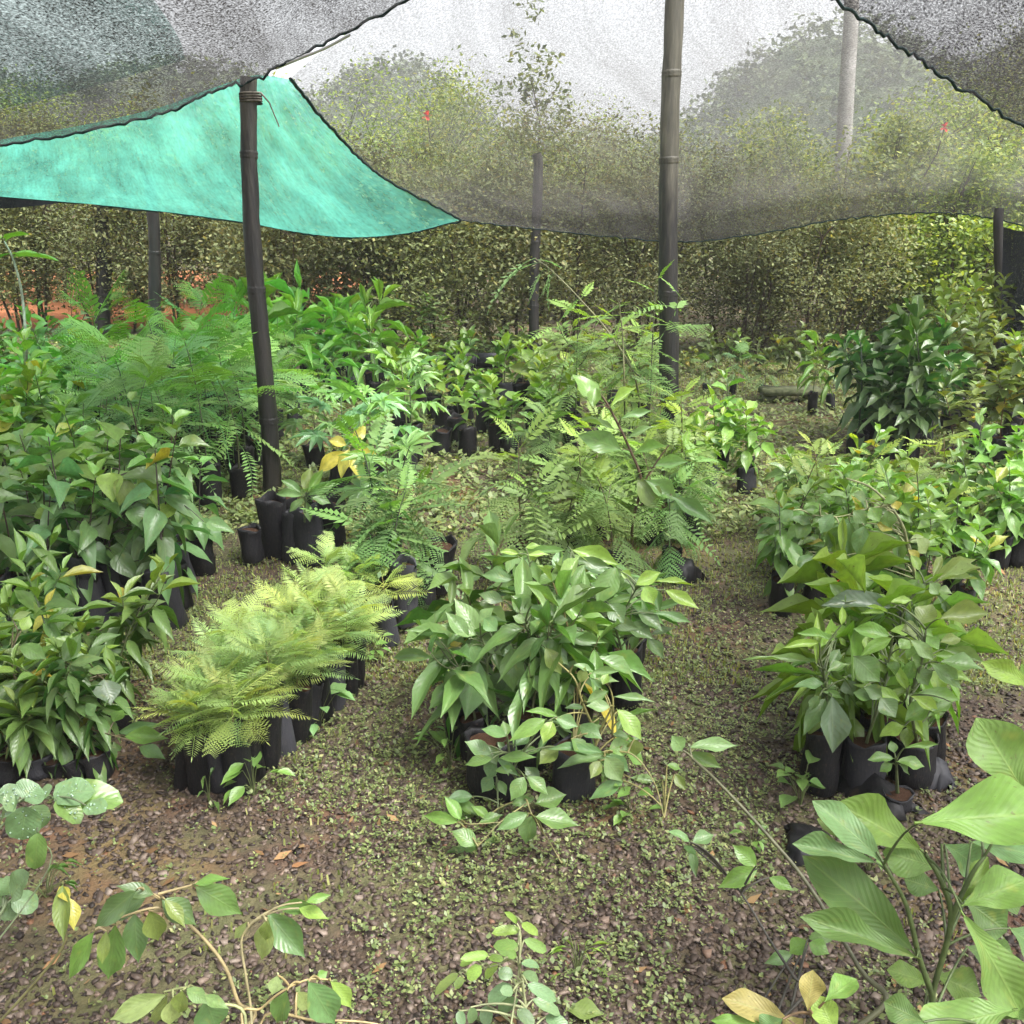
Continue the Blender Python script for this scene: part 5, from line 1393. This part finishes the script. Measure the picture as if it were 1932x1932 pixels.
def frond_plant(name, label, cat, base, path, fronds, kinds, col, sr=.006, scol=(.15, .15, .07), lname='frond', wscale=1.0):
    """base in the picture on the ground; path stem points (vx,vy,Y); fronds (bx,by,tx,ty,Y,col)"""
    rr = random.Random(len(label)); bp = G(*base)
    root = empty(name, bp); tag(root, label, cat)
    b = MB(); b.tube([q - bp for q in smooth_path([bp - Vector((0, 0, .02))] + [P(*q) for q in path], 6)], sr, sr * .45, 6)
    obj('stem', b.mesh('stem', M_STEM), root, color=scol)
    for bx, by, tx, ty, Yd, c in fronds:
        p0 = P(bx, by, Yd); p1 = P(tx, ty, Yd - .02); d = p1 - p0; Ln = d.length
        M = leaf_matrix(p0 - bp, d, Ln, Ln * wscale, rr.uniform(-.25, .25))
        o = obj(lname, rr.choice(kinds), root); o.matrix_basis = M; o.color = (*jit(CO[c], rr, .12), 1)
frond_plant('slender_stalk', 'tall slender stalk bending left with drooping compound leaves before the tall post', 'plant', (1215, 860),
    [(1200, 720, 5.5), (1150, 630, 5.5), (1090, 560, 5.5), (1040, 510, 5.5), (1010, 488, 5.5)],
    [(1010, 488, 905, 520, 5.5, 'p'), (1020, 495, 960, 500, 5.5, 'v'), (1030, 505, 985, 550, 5.45, 'p'), (1035, 505, 1045, 555, 5.45, 'p'), (1045, 515, 1010, 560, 5.45, 'v'), (1015, 490, 1060, 490, 5.5, 'v')], L_PIN[1:], 'p')
frond_plant('feather_leaved_sapling', 'slender sapling with level feather leaves and a pale star tip before the tall post', 'sapling', (1180, 870),
    [(1178, 740, 5.3), (1175, 640, 5.3), (1168, 570, 5.3)],
    [(1172, 590, 1255, 580, 5.3, 'l'), (1170, 595, 1085, 590, 5.3, 'l'), (1168, 575, 1150, 560, 5.3, 'l'), (1168, 575, 1190, 562, 5.3, 'l'), (1175, 620, 1240, 612, 5.3, 'l'), (1175, 625, 1095, 650, 5.3, 'p'), (1176, 660, 1110, 690, 5.3, 'w'), (1176, 670, 1230, 650, 5.3, 'l'), (1177, 700, 1100, 720, 5.3, 'l'), (1177, 705, 1240, 720, 5.3, 'p'), (1178, 740, 1270, 745, 5.3, 'p'), (1178, 740, 1110, 760, 5.3, 'm'), (1172, 600, 1150, 640, 5.2, 'l'), (1175, 650, 1205, 690, 5.2, 'l')], L_PINF[:2], 'l')
frond_plant('slender_stalk', 'thin pale stalk with a flat bright green leaf crown at the far left edge', 'plant', (45, 800),
    [(50, 680, 6.2), (42, 560, 6.2), (25, 490, 6.2), (8, 455, 6.2)],
    [(5, 450, 55, 440, 6.1, 'l'), (5, 450, -30, 440, 6.2, 'l'), (25, 485, 108, 475, 6.1, 'l'), (22, 480, 70, 470, 6.2, 'l'), (10, 455, 40, 435, 6.3, 'l'), (20, 478, -20, 490, 6.1, 'm')], L_OBL, 'l', .012, (.3, .33, .25), 'leaf', .32)
for vx, vy, h, lab in ((820, 690, 1.0, 'small leaved sapling standing apart before the hedge'), (150, 720, .75, 'small leaved sapling in the shade at the back left')):
    sp = Sp(L_SMALL, h, 26, .10, .05, (0.06, 0.13, 0.04), CO['m'], .25, 40, -10, .007, (.06, .05, .035), .08, None, 6, .02)
    put(sp, 'small_leaved_sapling', G(vx, vy), lab, 'sapling', None, 1.0, rr, 1)
frond_plant('feather_leaved_sapling', 'flat topped blue green sapling in the shade below the green net', 'sapling', (270, 700), [(270, 620, 8.6), (268, 575, 8.6)],
    [(268, 575, 225, 572, 8.6, 'b'), (268, 575, 305, 580, 8.6, 'b'), (268, 573, 290, 560, 8.6, 'b'), (268, 573, 245, 562, 8.6, 'b'), (270, 620, 310, 612, 8.6, 'b')], L_PIN[:2], 'b')
A = parse('1010 700 985 655 22 l; 1015 700 1025 645 22 l; 1020 700 1055 660 24 o; 1010 705 960 690 20 o; 1025 705 1070 690 20 o; 1015 705 1000 670 20 l; 1020 710 1045 730 20 o')
hero('croton_plant', 'rosette plant with yellow and brown leaves before the hedge at the centre', 'plant', 'v', (1018, 760), [[('b',), (1015, 700, 7.4)]], A, 7.35, L_HLAN, None, seed=26)

# --- foreground right: big ribbed leaves
CO['B'] = (.12, .26, .03); CO['D'] = (.085, .18, .010); CO['S'] = (.085, .19, .075); CO['G'] = (.038, .12, .015); CO['P'] = (.125, .26, .045)
A = parse('''1345 640 2150 560 310 B -.10; 1945 490 1690 80 240 P .02; 1390 790 945 530 210 D .04; 1190 865 845 512 160 S .0; 1150 855 690 745 110 S .02; 1100 745 830 608 95 w .06; 1470 880 1185 790 180 P .08; 1355 1340 805 825 240 G .0; 1375 1370 755 1125 130 G -.04;
 1595 1085 1965 930 180 B -.03; 1560 1110 1745 800 70 D .03; 1600 1040 1845 1225 160 G .06; 1590 1110 2010 1725 210 P -.10; 1640 740 2000 800 140 b .06; 1500 750 1730 890 150 b .10; 1650 560 1990 640 150 d .14; 1480 1000 1290 940 120 G .1; 1700 900 1930 1080 150 G .12; 1420 1500 1230 1420 110 D .05; 1620 1300 1900 1420 170 G .1; 1450 1450 1700 1560 150 D .06; 1850 1200 2050 1350 170 b .05''')
root = hero('ribbed_leaf_plant', 'large plant with big ribbed leaves in the right foreground', 'plant', 'br', (.60, 1.34, 0.0),
     [[('b',), (1430, 1720, 1.32), (1440, 1560, 1.32), (1540, 1170, 1.33), (1490, 960, 1.34), (1400, 800, 1.35)], [(1540, 1170, 1.33), (1580, 1060, 1.33), (1660, 900, 1.34), (1720, 820, 1.35, .8)], [(1440, 1560, 1.32), (1370, 1360, 1.32), (1300, 1080, 1.33), (1180, 860, 1.34, .8)], [(1500, 1000, 1.34), (1490, 750, 1.37, .6)]],
     A, 1.34, L_BIG, None, (.07, .10, .03), .007, seed=31, tilt=.35, up=.5, roll=.15)
A = parse('1900 1640 1350 1725 200 P; 1400 1710 1180 1600 120 G; 1500 1760 1250 1740 90 b; 1780 1700 1960 1560 130 G')
hero('ribbed_leaf_plant', 'low pale ribbed leaves at the bottom right corner', 'plant', 'br', (.72, 1.16, 0.0), [[('b',), (1700, 1800, 1.12), (1800, 1680, 1.14)]], A, 1.13, L_BIG, None, (.07, .10, .03), .006, seed=32, tilt=.4, up=.5)
A = parse('680 1700 345 1568 130 r; 770 1645 800 1430 112 r; 860 1600 1035 1460 112 m; 930 1790 825 1565 115 l; 640 1690 520 1760 110 b; 560 1725 265 1690 60 m; 760 1690 640 1760 90 r')
hero('young_leaf_plant', 'young plant with reddish new leaves at the bottom edge, left of the ribbed leaves', 'plant', 'br', (.36, 1.2, 0.0), [[('b',), (770, 1800, 1.2), (770, 1640, 1.22)]], A, 1.21, L_BIG, None, (.16, .10, .05), .004, seed=33, tilt=.4, up=.5)
A = parse('2010 1130 1700 980 110 l; 2100 1240 1930 1000 120 B')
hero('ribbed_leaf_plant', 'pale green leaves reaching in at the right edge above the big ribbed plant', 'plant', 'rt', (1.15, 1.5, 0.0), [[('b',), (2300, 1500, 1.5), (2150, 1240, 1.5), (2030, 1140, 1.5)]], A, 1.5, L_BIG, None, (.07, .10, .03), .006, seed=34, tilt=.3, up=.5)

# --- foreground left: hanging compound branches
CO['T'] = (.07, .19, .06)
A = parse('''510 1000 335 1290 105 m; 620 960 580 1270 135 g; 570 1000 545 1190 62 o; 720 900 735 1190 125 T; 800 890 850 1060 115 o; 740 780 470 1000 125 d; 800 800 590 950 112 d; 830 810 630 755 80 d; 860 830 1060 970 130 G; 880 830 1000 985 75 o; 1040 760 1310 920 155 g; 1040 755 1230 715 60 m''')
hero('compound_leaf_branch', 'drooping branch of pointed leaflets on a tan stalk at the lower left front', 'branch', 'bl', (-.62, 1.30, 0.0),
     [[('b',), (1350, 1490, 1.42), (1280, 1390, 1.42), (1210, 1200, 1.43), (1080, 1030, 1.43), (920, 890, 1.43), (840, 810, 1.43)], [(930, 890, 1.43), (820, 880, 1.42), (650, 930, 1.41), (510, 1000, 1.40, .6)], [(850, 805, 1.43), (1040, 755, 1.44), (1200, 715, 1.45, .6)], [(840, 810, 1.43), (720, 780, 1.43, .5)]],
     A, 1.42, L_HELL, None, (.30, .24, .12), .0045, seed=41, lname='leaflet', wf=.85, up=.3, tilt=.2)
A = parse('1430 900 1640 1150 155 T; 1480 880 1720 880 72 g; 1440 930 1390 1190 112 w; 1430 950 1420 1070 72 o; 1330 950 1255 1050 42 w; 1600 880 1760 935 72 l; 1640 850 1775 805 50 m')
hero('compound_leaf_branch', 'small branch of pale leaflets right of the drooping lower left branch', 'branch', 'bl', (-.45, 1.28, 0.0),
     [[('b',), (1350, 1480, 1.4), (1320, 1250, 1.42), (1300, 1030, 1.44), (1430, 910, 1.44), (1520, 865, 1.44), (1620, 850, 1.44)]], A, 1.43, L_HELL, None, (.30, .26, .14), .003, seed=42, lname='leaflet', wf=.85, up=.3, tilt=.2)
A = parse('900 1340 585 1482 112 w; 900 1345 820 1520 62 w; 930 1360 910 1520 102 w; 980 1320 960 1450 92 o; 1100 1370 1165 1530 170 T; 1000 1310 1115 1385 72 p; 1080 1350 1230 1420 60 p')
hero('compound_leaf_branch', 'arching branch of pale yellow green leaflets at the bottom edge on the left', 'branch', 'bl', (-.50, 1.20, 0.0),
     [[('b',), (1320, 1510, 1.34), (1170, 1385, 1.35), (1020, 1310, 1.36), (880, 1330, 1.36)]], A, 1.35, L_HELL, None, (.22, .24, .10), .0035, seed=43, lname='leaflet', wf=.85, up=.3, tilt=.2)
A = parse('1650 1270 1800 1510 165 T; 1770 1270 1890 1420 82 l; 1540 1320 1480 1500 112 g; 1490 1240 1460 1350 72 w; 1590 1330 1660 1430 82 w; 1700 1260 1760 1220 50 m')
hero('compound_leaf_branch', 'leaflet cluster at the bottom edge between the left branches and the centre frond', 'branch', 'bl', (-.36, 1.2, 0.0),
     [[('b',), (1300, 1500, 1.36), (1400, 1420, 1.38), (1510, 1330, 1.39), (1650, 1265, 1.4), (1770, 1265, 1.4)], [('b',), (1400, 1500, 1.36), (1700, 1485, 1.36), (1930, 1490, 1.36), (2100, 1520, 1.36)]], A, 1.38, L_HELL, None, (.36, .28, .13), .003, seed=44, lname='leaflet', wf=.85, up=.3, tilt=.2)
A = parse('335 745 340 1065 78 o; 370 820 400 1000 70 y; 320 760 370 850 50 y')
hero('curled_leaf_twig', 'twig with rolled yellowing leaves left of the drooping lower left branch', 'plant', 'bl', (-1.02, 1.45, 0.0), [[('b',), (330, 1100, 1.47), (310, 900, 1.5), (340, 745, 1.52)]], A, 1.5, L_HELL, None, (.16, .15, .06), .003, seed=45)
CO['W'] = (.13, .25, .12)
A = parse('''100 310 -20 385 115 W; 105 295 10 245 105 W; 120 300 205 215 135 W; 140 330 105 535 140 W; 170 330 215 465 125 W; 90 320 20 310 90 W; 280 290 480 210 150 W; 300 295 645 275 150 P; 460 330 565 358 90 W; 300 300 435 405 92 P; 260 280 200 250 90 W''')
wet = hero('wet_leaf_plant', 'rounded blue green compound leaf covered in water drops at the left edge', 'plant', 'bl', (-1.08, 1.42, 0.0),
     [[('b',), (-60, 700, 1.52), (-40, 400, 1.55), (100, 310, 1.57), (280, 290, 1.58)]], A, 1.57, L_OBV, None, (.14, .18, .09), .004, seed=46, lname='leaflet', tilt=.2, up=1.0)
A = parse('60 820 150 695 112 W; 60 830 205 870 92 W; 40 840 60 945 82 W; 20 800 -40 760 90 W; 50 810 40 720 80 W; 40 830 -30 900 90 W; 205 470 180 700 82 g')
hero('wet_leaf_plant', 'lower rounded blue green compound leaf at the left edge', 'plant', 'bl', (-1.16, 1.30, 0.0), [[('b',), (-60, 1000, 1.45), (40, 830, 1.48)], [('b',), (210, 760, 1.5), (205, 480, 1.52, .5)]], A, 1.48, L_OBV, None, (.14, .18, .09), .004, seed=47, lname='leaflet', tilt=.2, up=1.0)
# drops on the wet leaf
m, nt, out = mat('water'); gl = N(nt, 'BsdfGlossy', Roughness=.05); df = N(nt, 'BsdfPrincipled', Roughness=.03); df.inputs['Base Color'].default_value = (.22, .32, .22, 1); df.inputs['IOR'].default_value = 1.6
nt.links.new(df.outputs[0], out.inputs[0])
rs = np.random.RandomState(8)
Vs = []; Fs = []
lf = [c for c in wet.children if c.name.startswith('leaflet')]
for k in range(120):
    l = lf[rs.randint(len(lf))]; u = rs.uniform(.15, .9); w = float(np.interp(u, *zip(*SH['obov']))) * rs.uniform(-.75, .75)
    p = l.matrix_basis @ Vector((u, w, -.1 * u * u + .12 * abs(w))) ; nn = (l.matrix_basis.to_3x3() @ Vector((0, 0, 1))).normalized()
    q = np.array(p + nn * .0015); r = rs.uniform(.0008, .0026)
    Fs.append(ICF + 12 * len(Vs)); Vs.append(ICO * r + q)
o = obj('water_drops', mesh_np('water_drops', np.concatenate(Vs), np.concatenate(Fs), m, smooth=True), wet); o['kind'] = 'stuff'

# --- foreground centre: pinnate frond
A = parse('''970 1000 822 1000 74 l; 950 960 888 903 44 l; 960 1080 818 1078 74 P; 975 960 1062 1025 62 l; 985 1050 1112 1112 72 P; 950 1140 850 1108 62 P; 970 1180 1078 1180 62 W; 975 1240 1082 1255 72 W; 1000 1290 1175 1372 84 W; 1030 1370 1192 1442 74 W; 930 1240 850 1225 84 W; 920 1290 795 1395 104 W;
 960 1370 845 1435 84 W; 950 1420 1045 1510 84 W; 700 1410 720 1510 72 W; 790 1400 780 1510 84 W; 1100 1460 1225 1515 92 W; 640 1430 655 1510 62 W; 930 1330 860 1320 70 W''')
hero('pinnate_frond_plant', 'pinnate frond with small rounded blue green leaflets at the bottom centre', 'plant', 'bc', (0.02, 1.22, 0.0), [[('b',), (1000, 1490, 1.4), (965, 1200, 1.42), (965, 1000, 1.44), (900, 905, 1.45)]],
     A, 1.42, L_OBL, None, (.26, .28, .14), .003, seed=51, lname='leaflet', tilt=.3, wf=.68)
A = parse('800 1130 648 1152 62 l; 760 1190 680 1262 82 l; 640 1230 500 1335 62 o; 850 1180 770 1252 62 l; 660 1250 618 1312 52 l; 720 1160 640 1180 50 l; 880 1160 800 1140 50 l')
hero('pinnate_frond_plant', 'yellow green side frond left of the bottom centre frond', 'plant', 'bc', (-.04, 1.24, 0.0), [[('b',), (950, 1300, 1.42), (930, 1160, 1.43), (830, 1190, 1.43), (640, 1230, 1.43)]],
     A, 1.43, L_OBL, None, (.26, .28, .14), .002, seed=52, lname='leaflet', tilt=.3, wf=.68)
A = parse('1215 1430 1420 1450 90 o')
o = hero('fallen_leaf', 'single olive leaf lying on the gravel right of the bottom centre frond', 'leaf', 'bc', tuple(G(*fv('bc', 1215, 1430))), [[(1205, 1432, 1.54), (1215, 1430, 1.54)]], A, 1.535, L_HELL[:1], None, (.2, .2, .08), .0015, seed=53, roll=.05, up=3, tilt=.9)

# --- weeds and little tufts that can be told apart
def sprout(vx, vy, s, col, label, n=9, kinds=L_SMALL, wid=.5):
    p = G(vx, vy); p.z = gz(p.x, p.y); rr2 = random.Random(int(vx * 7 + vy)); root = empty('weed', p, 0, 1); tag(root, label, 'weed')
    b = MB()
    for k in range(n):
        a = rr2.uniform(0, 6.28); h = s * rr2.uniform(.2, 1); r = s * rr2.uniform(.1, .5)
        e = Vector((math.cos(a) * r, math.sin(a) * r, h)); b.tube([Vector((0, 0, -.005)), e * .5 + Vector((0, 0, .01)), e], .0015, .001, 3)
        el = rr2.uniform(-.3, .6); d = (math.cos(a) * math.cos(el), math.sin(a) * math.cos(el), math.sin(el)); L = s * rr2.uniform(.35, .6)
        o = obj('leaf', rr2.choice(kinds), root, color=jit(CO[col], rr2)); o.matrix_basis = leaf_matrix(e, d, L, L * wid, rr2.uniform(-.4, .4))
    obj('stem', b.mesh('stem', M_STEM), root, color=(.12, .15, .05))
sprout(480, 1500, .12, 'm', 'light green weed sprouting at the front corner of the fern like block', 12)
sprout(600, 1370, .14, 'v', 'small leaved weed growing against the right side of the fern like block', 16, wid=.6)
sprout(395, 1515, .10, 'g', 'narrow bladed weed at the foot of the front bags', 5, L_LAN, .2)
sprout(1510, 1520, .13, 'g', 'leafy weed at the foot of the lance leaved plants', 14, wid=.6)
sprout(850, 1450, .13, 'm', 'pale upright weed left of the centre clump front', 12, wid=.35)
sprout(1090, 1850, .08, 'l', 'grass tuft on the gravel beside the bottom centre frond', 14, L_STRAP, .08)
sprout(1420, 1600, .07, 'm', 'small weed on the gravel beside the leaning stems', 9)
sprout(700, 1240, .09, 'm', 'weed in the red soil behind the fern like block', 9)
sprout(1190, 1540, .10, 'm', 'weed in front of the centre clump on the right', 12, wid=.6)
sprout(90, 1700, .10, 'g', 'narrow leaved tuft by the left edge in front of the wet leaf', 14, L_STRAP, .1)
sprout(1640, 1640, .08, 'm', 'weed between the leaning stem and the big ribbed plant', 9)
sprout(840, 1290, .08, 'l', 'small pale weed on the red soil left of the centre clump', 8)

# ------------------------------------------------------------------ damp air
m, nt, out = mat('haze_air')
v = N(nt, 'VolumePrincipled'); v.inputs['Color'].default_value = (.92, .94, .95, 1); v.inputs['Density'].default_value = .0017
nt.links.new(v.outputs[0], out.inputs['Volume'])
b = MB(); box(b, (0, 420, 15), (1040, 1000, 34))
o = obj('haze', b.mesh('haze', m, False)); tag(o, 'pale damp air over the whole place', 'haze', kind='stuff')
